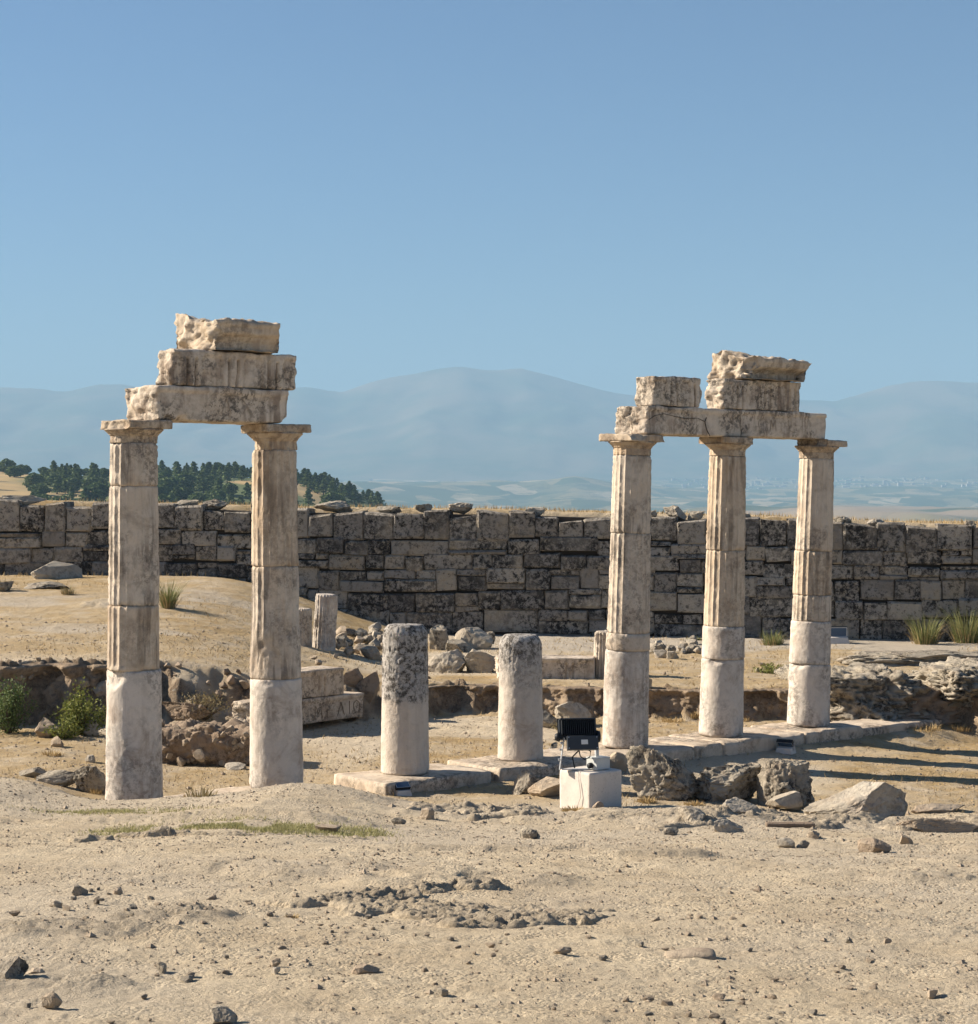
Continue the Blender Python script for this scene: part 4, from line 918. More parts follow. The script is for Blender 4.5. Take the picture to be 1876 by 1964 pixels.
ib = lying('inscribed_block', 697, 1383, math.radians(50), 2.1, 0.62, 0.37, 0.05, 71, 'long inscribed marble beam lying on the floor behind the second column', taenia(2.1, 0.37, (0.5, 1.3)), mat='slab', tilt=0.0)
letters(ib, 0.62, [('M', 0.02, 0.06), ('E', 0.28, 0.065), ('L', 0.50, 0.075), ('I', 0.73, 0.075), ('W', 0.82, 0.08)], 0.19, 0.007, MAT['groove'], 0.004)
tb = lying('triglyph_block', 697, 1383, math.radians(50), 1.45, 0.50, 0.40, 0.425, 72, 'carved triglyph block resting on top of the inscribed beam', triglyphs(0.40, (0.35, 0.98)), mat='slab', along=-0.42)
lying('moulded_block', 1140, 1301, math.radians(-5), 1.6, 0.6, 0.36, -0.02, 73, 'long moulded frieze block lying on the terrace between stump and third standing column', triglyphs(0.36, (0.62, 1.2)), mat='entab')

# ---------------------------------------------------------------- rocks
RK = random.Random(77)
def put_rock(px, py, w, h, label=None, mat='boulder', seed=None, depth=0.8, sub=4, cuts=9, rough=0.12, fine=0.05, sink=0.35, group=None, rz=None, tilt=(0, 0), name='rock', boxy=0.0, cat='rock', up=0.0, ramp=None):
    X, Y = G(px, py); s = FP / Y; W = w / s; H = h / s; D = W * depth; Y += D * 0.35
    seed = seed if seed is not None else int(px * 7 + py)
    me = rock_mesh(seed, (W, D, H * (1 + sink) + 0.01), sub, cuts, rough, fine, name, boxy)
    if ramp is not None:
        co = np.zeros(len(me.vertices) * 3, dtype=np.float32); me.vertices.foreach_get('co', co); co = co.reshape(-1, 3)
        co[:, 2] *= np.interp(co[:, 0] / W + 0.5, [0, 1], ramp); me.vertices.foreach_set('co', co.ravel()); me.update()
    o = obj(name, me, MAT[mat], None, (X, Y, min(gz(X, Y), gz(X, Y - D * 0.35) + 0.06) - H * sink + up), (tilt[0], tilt[1], RK.uniform(-0.35, 0.35) if rz is None else rz))
    if label: tag(o, label, cat, group)
    return o
# the line of boulders on the crest
put_rock(1276, 1537, 150, 97, 'big pitted black boulder right of the concrete lamp base', 'boulder', 501, 0.8, 6, 0, 0.14, 0.08, 0.25, boxy=0.85, rz=0.1, ramp=(1.1, 0.85))
put_rock(1402, 1541, 142, 70, 'lower craggy black boulder in the middle of the boulder row', 'boulder', 502, 0.8, 5, 2, 0.17, 0.09, 0.3, boxy=0.6)
put_rock(1512, 1550, 116, 90, 'angular black-and-grey boulder behind the smooth round stone', 'boulder', 503, 0.8, 6, 3, 0.10, 0.07, 0.25, boxy=0.8)
put_rock(1507, 1557, 72, 34, 'smooth rounded loaf-shaped stone in front of the angular boulder', 'boulder_pale', 504, 0.75, 4, 3, 0.05, 0.01, 0.1)
put_rock(1648, 1572, 205, 78, 'long pale wedge-shaped boulder at the right end of the boulder row', 'boulder_pale', 513, 0.6, 5, 3, 0.10, 0.05, 0.35, boxy=0.85, rz=0.05, ramp=(0.62, 1.12))
put_rock(1014, 1522, 62, 46, 'dark speckled triangular rock beside the lamp base', 'boulder', 506, 0.7, 4, 10, 0.10, 0.05)
put_rock(1048, 1532, 78, 36, 'pale split rock left of the concrete lamp base', 'fieldstone', 507, 0.8, 4, 11, 0.10, 0.04)
put_rock(1185, 1480, 44, 34, 'pale block standing just behind the junction box', 'fieldstone', 510, 0.7, 4, 8, 0.08, 0.03, boxy=0.6, up=0.0)
put_rock(1330, 1583, 52, 26, 'white chalky stone poking out of the crest below the big boulder', 'boulder_pale', 511, 0.8, 4, 9, 0.14, 0.06)
put_rock(1425, 1578, 78, 30, 'white flaky rock poking out of the crest below the craggy boulder', 'boulder_pale', 512, 0.7, 4, 9, 0.14, 0.06)
put_rock(1400, 1596, 56, 26, 'grey crumbly rock just below the white flaky rock', 'boulder_pale', 514, 0.7, 4, 9, 0.14, 0.08)
put_rock(1287, 1598, 30, 12, 'small dark rock left of the white chalky stone', 'boulder', 515, 0.7, 3)
put_rock(1148, 1558, 24, 14, 'yellow stone leaning against the foot of the concrete lamp base', 'fieldstone', 516, 0.8, 3, 8, 0.1, 0.03)
put_rock(1806, 1598, 170, 24, 'long low grey ledge of bedrock at the right edge of the crest', 'fieldstone', 517, 0.3, 5, 6, 0.12, 0.07, 0.9, rz=0.0)
put_rock(1800, 1558, 120, 14, 'flat pale bedrock shelf behind the long ledge at the right edge', 'fieldstone', 518, 0.5, 4, 6, 0.12, 0.06, 0.7)
put_rock(1680, 1634, 66, 28, 'pointed sand-coloured stone lying below the wedge-shaped boulder', 'fieldstone', 519, 0.7, 4, 10, 0.1, 0.03)
put_rock(1740, 1618, 26, 16, 'small grey stone right of the pointed stone', 'fieldstone', 520, 0.8, 3)
put_rock(1508, 1626, 36, 15, 'grey flat-topped stone, left one of a pair below the plank', 'boulder_pale', 521, 0.6, 3, 6, 0.06, 0.02, boxy=0.5)
put_rock(1540, 1626, 26, 13, 'grey squarish stone, right one of a pair below the plank', 'boulder_pale', 522, 0.6, 3, 6, 0.06, 0.02, boxy=0.5)
put_rock(1562, 1606, 24, 12, 'small pale stone below the right end of the plank', 'fieldstone', 523, 0.8, 3)
put_rock(1052, 1672, 44, 22, 'dark rounded stone on the slope below the lamp base', 'boulder', 524, 0.8, 3) if False else put_rock(1020, 1606, 40, 20, 'dark rounded stone on the slope below the lamp base', 'boulder', 524, 0.8, 3)
put_rock(820, 1570, 30, 20, 'brown stone in a hollow below the small lamp', 'fieldstone', 525, 0.8, 3)
put_rock(765, 1581, 30, 10, 'dark flat stone at the right end of the green grass strip', 'boulder', 526, 0.8, 3)
put_rock(628, 1594, 50, 12, 'flat pale stone lying at the right end of the green grass strip', 'fieldstone', 527, 0.7, 3)
# left group by the first column
put_rock(172, 1523, 70, 52, 'dark upright rock leaning against the foot of the leftmost column', 'boulder', 531, 0.8, 5, 9, 0.12, 0.06, boxy=0.3)
put_rock(112, 1510, 100, 28, 'flat dark slab of rock propped left of the leftmost column', 'boulder', 532, 0.6, 4, 9, 0.08, 0.04, tilt=(0, -0.12), boxy=0.5)
put_rock(62, 1492, 66, 18, 'low dark rock at the left, beyond the propped slab', 'boulder', 533, 0.6, 4)
put_rock(90, 1417, 52, 38, 'grey stone at the foot of the left bush', 'fieldstone', 534, 0.8, 4)
put_rock(172, 1413, 44, 28, 'grey stone right of the bush by the leftmost column', 'boulder_pale', 535, 0.8, 4)
put_rock(108, 1433, 24, 18, 'small pale stone on the floor below the left bushes', 'fieldstone', 536, 0.9, 3)
put_rock(172, 1462, 20, 12, 'small dark stone left of the leftmost column', 'boulder', 537, 0.9, 3)
put_rock(140, 1340, 90, 40, 'pale jagged bedrock above the bush by the leftmost column', 'fieldstone', 538, 0.7, 5, 10, 0.13, 0.06)
put_rock(195, 1345, 50, 30, 'layered bedrock behind the leftmost column', 'fieldstone', 539, 0.7, 4)
put_rock(102, 1372, 28, 20, 'grey stone between the two left bushes', 'fieldstone', 540, 0.9, 3)
# left background by the wall
put_rock(20, 1098, 85, 42, 'rough grey boulder at the foot of the wall, left edge', 'boulder', 541, 0.7, 5, 8, 0.14, 0.08)
put_rock(102, 1110, 100, 30, 'smooth grey tilted slab leaning at the foot of the wall on the left', 'boulder_pale', 542, 0.5, 4, 6, 0.04, 0.01, tilt=(0.1, 0.12), boxy=0.4)
put_rock(182, 1103, 66, 22, 'dark squared block lying before the wall left of the first column', 'boulder', 543, 0.6, 4, 5, 0.05, 0.03, boxy=0.9)
put_rock(150, 1088, 18, 16, 'small pale cube of stone in the gap at the wall foot', 'slab', 544, 0.9, 3, 4, 0.04, 0.02, boxy=0.9)
put_rock(192, 1086, 44, 26, 'dark stone block behind the squared block at the wall foot', 'boulder', 545, 0.7, 4, 5, 0.05, 0.03, boxy=0.9)
put_rock(88, 1130, 86, 12, 'flat dark rock patch on the dry ground before the wall', 'boulder', 546, 0.8, 4)
put_rock(2, 1135, 40, 18, 'dark stone at the left edge of the upper terrace', 'boulder', 547, 0.8, 4)
# rubble and big stones between the stumps
put_rock(845, 1247, 42, 44, 'dark rounded boulder behind the taller stump', 'boulder', 551, 0.8, 4, 5, 0.10, 0.06, up=0.03)
o = put_rock(899, 1245, 68, 34, 'tilted cut slab lying on the rubble between the stumps', 'boulder_pale', 552, 0.9, 4, 3, 0.03, 0.02, boxy=0.95, tilt=(0.5, 0.26), up=0.06)
put_rock(882, 1252, 60, 22, 'dark cut block under the tilted slab', 'boulder', 553, 0.7, 4, 3, 0.04, 0.03, boxy=0.9, tilt=(0, 0.12))
put_rock(936, 1236, 30, 24, 'dark stone behind the tilted slab', 'boulder', 554, 0.8, 4)
put_rock(858, 1290, 78, 42, 'flat-topped grey rock right of the taller stump', 'boulder_pale', 555, 0.7, 4, 8, 0.10, 0.06, boxy=0.3)
put_rock(925, 1290, 74, 44, 'hollowed grey rock left of the shorter stump', 'boulder_pale', 556, 0.7, 4, 8, 0.10, 0.05, boxy=0.4)
put_rock(711, 1265, 44, 24, 'brown layered rock at the right foot of the rubble heap', 'fieldstone', 557, 0.8, 4)
put_rock(706, 1345, 54, 46, 'brown wedge-shaped rock behind the inscribed beam', 'conglomerate', 558, 0.8, 4, 9, 0.08, 0.03, boxy=0.3)
put_rock(672, 1322, 46, 30, 'dark brown rock right of the carved triglyph block', 'conglomerate', 559, 0.8, 4)
put_rock(1090, 1392, 76, 48, 'pale-topped rock fallen into the trench left of the third standing column', 'boulder_pale', 560, 0.8, 4, 9, 0.12, 0.06, tilt=(0, 0.25))
put_rock(1048, 1395, 50, 30, 'dark rock in the trench right of the shorter stump', 'boulder', 561, 0.8, 4)
put_rock(1244, 1322, 16, 16, 'small dark block on the bank just right of the third standing column', 'boulder', 562, 0.8, 3, 3, 0.03, 0.02, boxy=0.9)
put_rock(1267, 1265, 26, 14, 'small squared grey stone, left one of a pair on the dry terrace', 'boulder_pale', 563, 0.7, 3, 3, 0.04, 0.02, boxy=0.9)
put_rock(1291, 1266, 26, 13, 'small squared grey stone, right one of a pair on the dry terrace', 'boulder_pale', 564, 0.7, 3, 3, 0.04, 0.02, boxy=0.9)
for k in range(46):
    px = RK.uniform(646, 738); py = RK.uniform(1218, 1262); w = RK.uniform(14, 30)
    put_rock(px, py, w, w * RK.uniform(0.5, 0.8), 'angular brown stone in the rubble heap behind the taller stump', RK.choice(['fieldstone', 'fieldstone', 'boulder_pale', 'boulder']), 600 + k, 0.8, 3, 10, 0.1, 0.03, 0.15,
             'stones of the rubble heap behind the taller stump', RK.uniform(0, 6), up=0.05 * RK.random())
for k in range(24):
    px = RK.choice([RK.gauss(1262, 20), RK.gauss(1325, 16)]); py = RK.uniform(1236, 1256); w = RK.uniform(12, 26)
    put_rock(px, py, w, w * RK.uniform(0.4, 0.65), 'dark flat stone in the low stone pile behind the right-hand columns', RK.choice(['boulder', 'boulder', 'boulder_pale']), 660 + k, 0.8, 3, 9, 0.1, 0.03, 0.15,
             'stones of the low pile behind the right-hand columns', RK.uniform(0, 6))
for k in range(13):
    px = RK.uniform(318, 474); py = RK.uniform(1282, 1345); w = RK.uniform(10, 24)
    put_rock(px, py, w, w * RK.uniform(0.5, 0.75), 'stone sticking out of the earth bank between the two left columns', RK.choice(['fieldstone', 'fieldstone', 'boulder_pale', 'conglomerate']), 690 + k, 0.8, 3, 9, 0.1, 0.03, 0.15,
             'stones in the bank between the two left columns', RK.uniform(0, 6))
for k in range(30):
    px = RK.choice([RK.uniform(20, 200), RK.uniform(600, 1150), RK.uniform(1240, 1580)]); py = RK.uniform(1262, 1320); w = RK.uniform(6, 16)
    put_rock(px, py, w, w * RK.uniform(0.4, 0.7), 'small stone scattered on the dry terrace behind the columns', 'fieldstone', 720 + k, 0.8, 2, 8, 0.1, 0.0, 0.15, 'small stones on the terrace', RK.uniform(0, 6))

# low remains of a rubble-and-mortar wall between the two left columns
def rubble_masonry():
    X, Y = G(395, 1462); z = gz(X, Y); root = empty('rubble_masonry', (X, Y, z), -0.25); tag(root, 'low crumbling stump of a rubble-and-mortar wall between the left columns', 'ruined wall')
    p, q = lattice(70, 24, 26); L, W, H = 1.6, 0.62, 0.52; v = (p - 0.5) * [L, W, H]; v = rounded(v, (L / 2, W / 2, H / 2), 0.12)
    v += vnoise_vec(v, 3.0, 801, 5) * 0.075; v += (v / (np.linalg.norm(v, axis=1, keepdims=True) + 1e-6)) * (fbm3(v * 11, 4, 802, 0.6) * 0.035)[:, None]
    v[:, 2] += H / 2 - 0.06; obj('mortar_core', mesh_np('core', v, q), MAT['conglomerate'], root)
    r = random.Random(4); ms = [rock_mesh(820 + k, (1, 0.9, 0.7), 2, 9, 0.1, 0.0, 'stone') for k in range(6)]
    for me in ms: me.materials.append(MAT['fieldstone'])
    for k in range(70):
        s = r.uniform(0.05, 0.13) if k > 8 else r.uniform(0.12, 0.2); fr = r.random() < 0.6
        x = r.uniform(-L / 2 + 0.03, L / 2 - 0.03); zz = r.uniform(0.02, 0.40) if fr else 0.41; y = -W / 2 + r.uniform(-0.02, 0.05) if fr else r.uniform(-W / 2, W / 2)
        o = obj('stone', ms[k % 6], None, root, (x, y, zz), (r.uniform(0, 6), r.uniform(0, 6), r.uniform(0, 6))); o.scale = (s, s, s)
rubble_masonry()
put_rock(350, 1392, 110, 34, 'dark crust of bedrock behind the low rubble wall', 'conglomerate', 571, 0.6, 5, 6, 0.16, 0.08)
put_rock(458, 1388, 30, 34, 'round brown stone left of the inscribed beam', 'conglomerate', 572, 0.9, 4, 4, 0.06, 0.02)
put_rock(452, 1478, 44, 12, 'flat pale stone at the foot of the low rubble wall', 'boulder_pale', 573, 0.7, 3)

# the craggy outcrop at the right behind the row
def outcrop(px, py, W, D, H, label, seed, mat, zoff=0.0, rz=0.0):
    X, Y = G(px, py); v, f = ico(5 if seed in (902, 904) else 6); v = v.copy(); m = np.max(np.abs(v), axis=1, keepdims=True); v = v * 0.45 + v / m * 0.5
    v += vnoise_vec(v, 1.2, seed, 4) * 0.16; n = fbm3(v * 4.2, 5, seed + 6, 0.62); b = np.abs(fbm3(v * 7.5, 4, seed + 8, 0.6))
    v *= (1 + 0.09 * n - 0.10 * sstep(0.25, 0.0, b))[:, None]
    v *= np.array([W, D, H]) * 0.55; v[:, 2] += H * 0.3
    o = obj('rock_outcrop', mesh_np('rock_outcrop', v, f), MAT[mat], None, (X, Y + D * 0.5, gz(X, Y) + zoff), rz); tag(o, label, 'rock outcrop'); return o
outcrop(1668, 1388, 1.7, 2.6, 1.05, 'craggy grey outcrop rising just right of the last column', 901, 'boulder', -0.12, 0.2)
outcrop(1800, 1388, 1.9, 2.2, 0.75, 'lower brown outcrop between the craggy outcrop and the right edge', 902, 'conglomerate', -0.12, -0.1)
outcrop(1905, 1372, 1.6, 2.0, 0.75, 'overhanging rock ledge with a dark hollow beneath at the right edge', 903, 'boulder', 0.10, 0.1)
outcrop(1790, 1278, 2.6, 1.2, 0.30, 'black rock rim along the terrace edge at the right', 904, 'boulder', -0.05, 0.0)

# ---------------------------------------------------------------- bedrock breaking through the dirt
def bedrock(x0, x1, y0, y1, res, blobs, seed, label, amp=1.0):
    nx = int((x1 - x0) / res); ny = int((y1 - y0) / res); X, Y = np.meshgrid(np.linspace(x0, x1, nx), np.linspace(y0, y1, ny)); nr, nc = X.shape; X = X.ravel(); Y = Y.ravel()
    base, _ = ground_full(X, Y); m = np.zeros_like(X)
    wx = X + 0.10 * fbm2(X * 2.3, Y * 2.3, 3, seed + 1); wy = Y + 0.10 * fbm2(X * 2.3 + 9, Y * 2.3, 3, seed + 2)
    for (bx, by, rx, ry, hh, an) in blobs:
        c, s = math.cos(an), math.sin(an); u = ((wx - bx) * c + (wy - by) * s) / rx; w = (-(wx - bx) * s + (wy - by) * c) / ry
        d = u * u + w * w + 0.3 * fbm2(X * 4, Y * 5, 4, seed + 3, 0.6); m = np.maximum(m, hh * sstep(1.15, 0.1, d))
    f1 = fbm2(wx * 1.7, wy * 2.6, 4, seed + 4, 0.55); st = f1 * 3.2; ter = (np.floor(st) + sstep(0.0, 0.35, st - np.floor(st))) / 3.2
    cr = sstep(0.085, 0.0, np.abs(fbm2(wx * 2.4 + 3, wy * 3.4, 4, seed + 6, 0.5))); pit = sstep(0.25, 0.7, fbm2(wx * 8, wy * 10, 4, seed + 8, 0.6))
    rel = m * (0.6 + 0.55 * ter) - 0.028 * cr * sstep(0, 0.05, m) - 0.012 * pit * sstep(0, 0.04, m) + (0.012 * fbm2(X * 16, Y * 18, 5, seed + 10, 0.7)) * sstep(0, 0.04, m)
    z = base + 0.85 * amp * rel - 0.035 * sstep(0.02, 0.0, m)
    i = np.arange(nr * nc).reshape(nr, nc); q = np.stack([i[:-1, :-1], i[:-1, 1:], i[1:, 1:], i[1:, :-1]], -1).reshape(-1, 4)
    keep = (m[q] > 0.0004).any(1); used = np.unique(q[keep]); mp = -np.ones(len(X), dtype=np.int64); mp[used] = np.arange(len(used))
    rock = sstep(0.01, 0.05, m) * 0.75; one = np.zeros(len(used))
    o = obj('bedrock', mesh_np('bedrock', np.stack([X, Y, z], 1)[used], mp[q[keep]], True, {'rock': rock[used], 'bank': one, 'dry': one, 'path': one}), MAT['ground']); tag(o, label, 'bedrock', 'bedrock showing through the dirt')
bedrock(-1.5, 0.95, 7.9, 10.6, 0.0085, [(-0.80, 9.70, 0.36, 0.22, 0.045, 0.5), (-0.58, 9.60, 0.26, 0.24, 0.06, 0.5), (-0.30, 9.95, 0.34, 0.13, 0.055, 0.1), (-0.27, 9.25, 0.28, 0.15, 0.05, 0.8), (-0.08, 8.80, 0.34, 0.26, 0.06, 0.2), (0.20, 8.85, 0.36, 0.22, 0.05, 0.3), (-0.45, 9.4, 0.3, 0.2, 0.04, 0.6), (0.1, 9.4, 0.3, 0.15, 0.03, 0.2), (0.45, 9.2, 0.2, 0.1, 0.03, 0.5)], 1100, 'craggy outcrop of pale bedrock in the middle of the bare foreground')
bedrock(0.6, 5.0, 14.6, 17.3, 0.016, [(2.3, 16.2, 1.1, 0.30, 0.07, 0.05), (2.6, 15.5, 0.30, 0.16, 0.08, 0.0), (1.75, 15.6, 0.22, 0.14, 0.08, 0.3), (1.2, 16.1, 0.6, 0.25, 0.05, 0.3), (3.6, 15.6, 0.6, 0.10, 0.06, 0.0), (4.3, 15.5, 0.5, 0.12, 0.07, 0.0), (1.5, 15.1, 0.5, 0.08, 0.035, 0.3), (4.3, 16.5, 0.6, 0.22, 0.06, 0.0)], 1120, 'rough pale bedrock crest in front of the row of boulders')
bedrock(-1.2, 0.75, 15.6, 18.6, 0.014, [(0.0, 17.2, 0.5, 0.25, 0.09, 0.5), (-0.4, 17.8, 0.40, 0.2, 0.07, 0.1), (0.35, 16.8, 0.3, 0.18, 0.08, 0.6), (-0.55, 17.0, 0.3, 0.10, 0.045, 0.4), (0.1, 16.3, 0.35, 0.1, 0.05, 0.4)], 1140, 'flaky tilted bedrock shelves between the small lamp and the concrete base')
bedrock(-3.4, -0.4, 12.9, 14.5, 0.013, [(-2.3, 13.65, 0.40, 0.08, 0.05, -0.03), (-1.7, 13.6, 0.42, 0.08, 0.055, -0.02), (-2.75, 13.35, 0.2, 0.07, 0.045, 0.2), (-1.1, 13.7, 0.35, 0.06, 0.04, 0.0)], 1160, 'low pale bedrock ledge along the slope below the green grass strip')

# ---------------------------------------------------------------- small things in the foreground
FG = [(20, 1893, 70, 44, 'dark stone cut off by the left edge of the foreground', 'boulder'), (98, 1936, 44, 36, 'squarish dark stone casting a shadow in the lower left foreground', 'fieldstone'),
      (425, 1966, 60, 30, 'rounded pale boulder cut by the bottom edge', 'boulder_pale'), (250, 1753, 30, 18, 'small black clump of stone on the bare left foreground', 'boulder'),
      (152, 1718, 36, 22, 'dark upright stone on the left foreground dirt', 'boulder'), (224, 1716, 24, 12, 'little brown stone right of the dark upright stone', 'fieldstone'),
      (185, 1736, 16, 14, 'little dark pebble-like stone below the dark upright stone', 'boulder'), (105, 1740, 30, 14, 'pale stone on the left foreground dirt', 'boulder_pale'),
      (308, 1863, 22, 18, 'dark stone in the lower left foreground', 'boulder'), (65, 1882, 42, 12, 'flat pale slab fragment near the left edge', 'fieldstone'),
      (1301, 1792, 24, 18, 'small pale cube-like stone right of the bedrock outcrop', 'fieldstone'), (1053, 1754, 30, 16, 'angular pale stone on the foreground outcrop', 'fieldstone'),
      (1080, 1838, 40, 12, 'flat thin stone below the foreground outcrop', 'fieldstone'), (700, 1868, 60, 16, 'flat tilted flake of rock in the lower foreground', 'fieldstone'),
      (528, 1862, 22, 14, 'brown stone in the middle of the lower foreground', 'fieldstone'), (530, 1872, 18, 10, 'grey stone just below the brown stone', 'boulder_pale'),
      (845, 1716, 48, 14, 'dark ledge stone on top of the foreground outcrop', 'boulder_pale'), (705, 1744, 70, 40, 'rough round knob of bedrock on the foreground outcrop', 'boulder_pale'),
      (830, 1772, 70, 34, 'grey slanting ridge of bedrock on the foreground outcrop', 'boulder_pale'), (930, 1806, 110, 40, 'crumbly grey knob at the lower end of the foreground outcrop', 'boulder_pale'),
      (1035, 1800, 90, 28, 'low pale bedrock hump right of the crumbly knob', 'boulder_pale'), (640, 1735, 80, 26, 'pale rounded bedrock hump at the left end of the foreground outcrop', 'fieldstone'),
      (1750, 1774, 50, 14, 'small sandy bedrock bump on the right foreground', 'fieldstone'), (1630, 1810, 18, 10, 'small dark stone on the right foreground', 'boulder'), (1703, 1807, 18, 10, 'small pale stone on the right foreground', 'fieldstone'),
      (1280, 1690, 60, 16, 'low pale bump of bedrock below the lamp base', 'fieldstone'), (270, 1808, 60, 16, 'low grey rock bump on the left foreground', 'fieldstone'), (850, 1910, 24, 12, 'small dark stone near the bottom edge', 'boulder'),
      (1790, 1905, 26, 14, 'brown clod near the lower right corner', 'fieldstone'), (1380, 1915, 30, 10, 'small clod at the bottom right of centre', 'fieldstone'), (505, 1800, 44, 20, 'broken grey rock tip in the centre-left foreground', 'boulder_pale'),
      (440, 1835, 70, 16, 'flat grey bedrock showing through the centre-left dirt', 'boulder_pale'), (160, 1632, 60, 14, 'flaky grey rock on the slope below the leftmost column', 'boulder_pale'),
      (280, 1612, 70, 12, 'pale rock ledge below the green grass strip, left part', 'boulder_pale'), (500, 1618, 90, 14, 'pale rock ledge below the green grass strip, right part', 'boulder_pale'), (385, 1611, 70, 12, 'pale rock ledge below the middle of the green grass strip', 'boulder_pale')]
for k, (px, py, w, h, lab, mt) in enumerate(FG):
    if any(q in lab for q in ('bedrock', 'knob', 'ledge', 'hump', 'ridge', 'bump', 'flaky', 'rock tip')): continue
    put_rock(px, py, w * 0.9, h * 0.8, lab, mt, 2000 + k, 0.75, 4 if w > 40 else 3, 10, 0.11, 0.05, 0.5 if any(q in lab for q in ('bedrock', 'knob', 'ledge', 'hump', 'ridge', 'bump', 'flaky', 'tip')) else 0.3)
# flat slab let into the dirt
X, Y = G(1325, 1842); o = obj('flat_slab', slab_mesh(0.20, 0.14, 0.05, 931, 0.006), MAT['fieldstone'], None, (X, Y + 0.06, gz(X, Y + 0.06) + 0.018), 0.0); tag(o, 'flat pale rectangular slab let into the foreground dirt', 'stone slab')
# weathered plank
def plank():
    X, Y = G(1516, 1592); p, q = lattice(40, 6, 4); v = (p - 0.5) * [0.38, 0.07, 0.035]; v = rounded(v, (0.19, 0.035, 0.0175), 0.008); v += vnoise_vec(v * [0.2, 1, 1], 20, 940, 3) * 0.004
    o = obj('wooden_plank', mesh_np('plank', v, q), MAT['wood'], None, (X, Y, gz(X, Y) + 0.022), (0.1, 0.0, 0.02)); tag(o, 'short weathered wooden plank lying on the crest', 'plank')
plank()
# countable small stones on the bare slope
r = random.Random(55); SM = [rock_mesh(950 + k, (1, 0.85, 0.65), 2, 10, 0.1, 0.0, 'small_stone') for k in range(8)]
for k, me in enumerate(SM): me.materials.append(MAT[['fieldstone', 'boulder_pale', 'fieldstone', 'fieldstone'][k % 4]])
CL = [(r.uniform(0, 1876), r.uniform(1620, 1960)) for _ in range(9)] + [(150, 1730), (120, 1880), (500, 1840), (850, 1790)]
for k in range(130):
    px = r.uniform(-30, 1906); py = 1600 + 370 * r.random() ** 0.9
    if k % 5: q = r.choice(CL); px = r.gauss(q[0], 90); py = min(1990, max(1600, r.gauss(q[1], 22)))
    X, Y = G(px, py); s = r.uniform(0.014, 0.036) * (1.0 + 0.4 * (r.random() < 0.1))
    o = obj('small_stone', SM[k % 8], None, None, (X, Y, gz(X, Y) - s * 0.12), (0, 0, r.uniform(0, 6.28))); o.scale = (s * r.uniform(0.9, 1.4), s, s)
    tag(o, 'small loose stone on the foreground dirt, %s, %s' % ('towards the left edge' if px < 470 else 'left of the middle' if px < 938 else 'right of the middle' if px < 1400 else 'towards the right edge', 'close to the bottom edge' if py > 1850 else 'halfway up the slope' if py > 1720 else 'just below the crest'), 'stone', 'small stones on the foreground dirt')

def gravel():
    r = np.random.RandomState(3); V = []; Fc = []; base = 0
    v0 = np.array([(1, 0, 0), (-1, 0, 0), (0, 1, 0), (0, -1, 0), (0, 0, 1), (0, 0, -1)], float); f0 = np.array([(0, 2, 4), (2, 1, 4), (1, 3, 4), (3, 0, 4), (2, 0, 5), (1, 2, 5), (3, 1, 5), (0, 3, 5)]); n = 30000
    ys = 5.0 + 15.0 * r.rand(n) ** 0.8; xs = (r.rand(n) * 2 - 1) * (0.28 * ys + 0.5)
    dens = fbm2(xs * 0.9, ys * 0.9, 4, 71); keep = dens > -0.15 + 0.5 * r.rand(n) - 0.25; xs, ys = xs[keep], ys[keep]
    n2 = 9000; y2 = 20 + 14 * r.rand(n2); x2 = (r.rand(n2) * 2 - 1) * (0.28 * y2); xs = np.concatenate([xs, x2]); ys = np.concatenate([ys, y2])
    zs, _ = ground_full(xs, ys); n = len(xs); s = np.exp(r.randn(n) * 0.45) * np.where(ys < 20, 0.0034 + 0.00012 * ys, 0.010)
    for k in range(n):
        j = v0 * (1 + 0.9 * (r.rand(6, 3) - 0.5)); j = j * s[k] * np.array([1.2, 1.0, 0.7]); V.append(j + [xs[k], ys[k], zs[k] + s[k] * 0.2]); Fc.append(f0 + base); base += len(v0)
    o = obj('gravel', mesh_np('gravel', np.concatenate(V), np.concatenate(Fc), False), MAT['fieldstone']); stuff(o, 'fine loose gravel strewn over the bare ground', 'gravel')
gravel()

# ---------------------------------------------------------------- plants
def blades(n, spread, h, seed, width=0.008, lean=0.5, base_r=0.3):
    r = np.random.RandomState(seed); a = r.rand(n) * 6.283; rb = np.sqrt(r.rand(n)) * spread * base_r; hh = h * (0.3 + 0.75 * r.rand(n) ** 1.3)
    x0 = rb * np.cos(a); y0 = rb * np.sin(a); ln = lean * (0.2 + r.rand(n)) * hh * 0.8; dx = np.cos(a) * ln; dy = np.sin(a) * ln
    sx = -np.sin(a + r.randn(n) * 0.8) * width; sy = np.cos(a + r.randn(n) * 0.8) * width
    z = np.zeros(n); p = [np.stack([x0 - sx, y0 - sy, z], 1), np.stack([x0 + sx, y0 + sy, z], 1), np.stack([x0 + dx * 0.4 + sx * 0.8, y0 + dy * 0.4 + sy * 0.8, hh * 0.6], 1), np.stack([x0 + dx * 0.4 - sx * 0.8, y0 + dy * 0.4 - sy * 0.8, hh * 0.6], 1),
                          np.stack([x0 + dx, y0 + dy, hh], 1)]
    v = np.stack(p, 1).reshape(-1, 3); i = np.arange(n)[:, None] * 5
    return v, np.concatenate([i + [0, 1, 2], i + [0, 2, 3], i + [3, 2, 4]], 0)
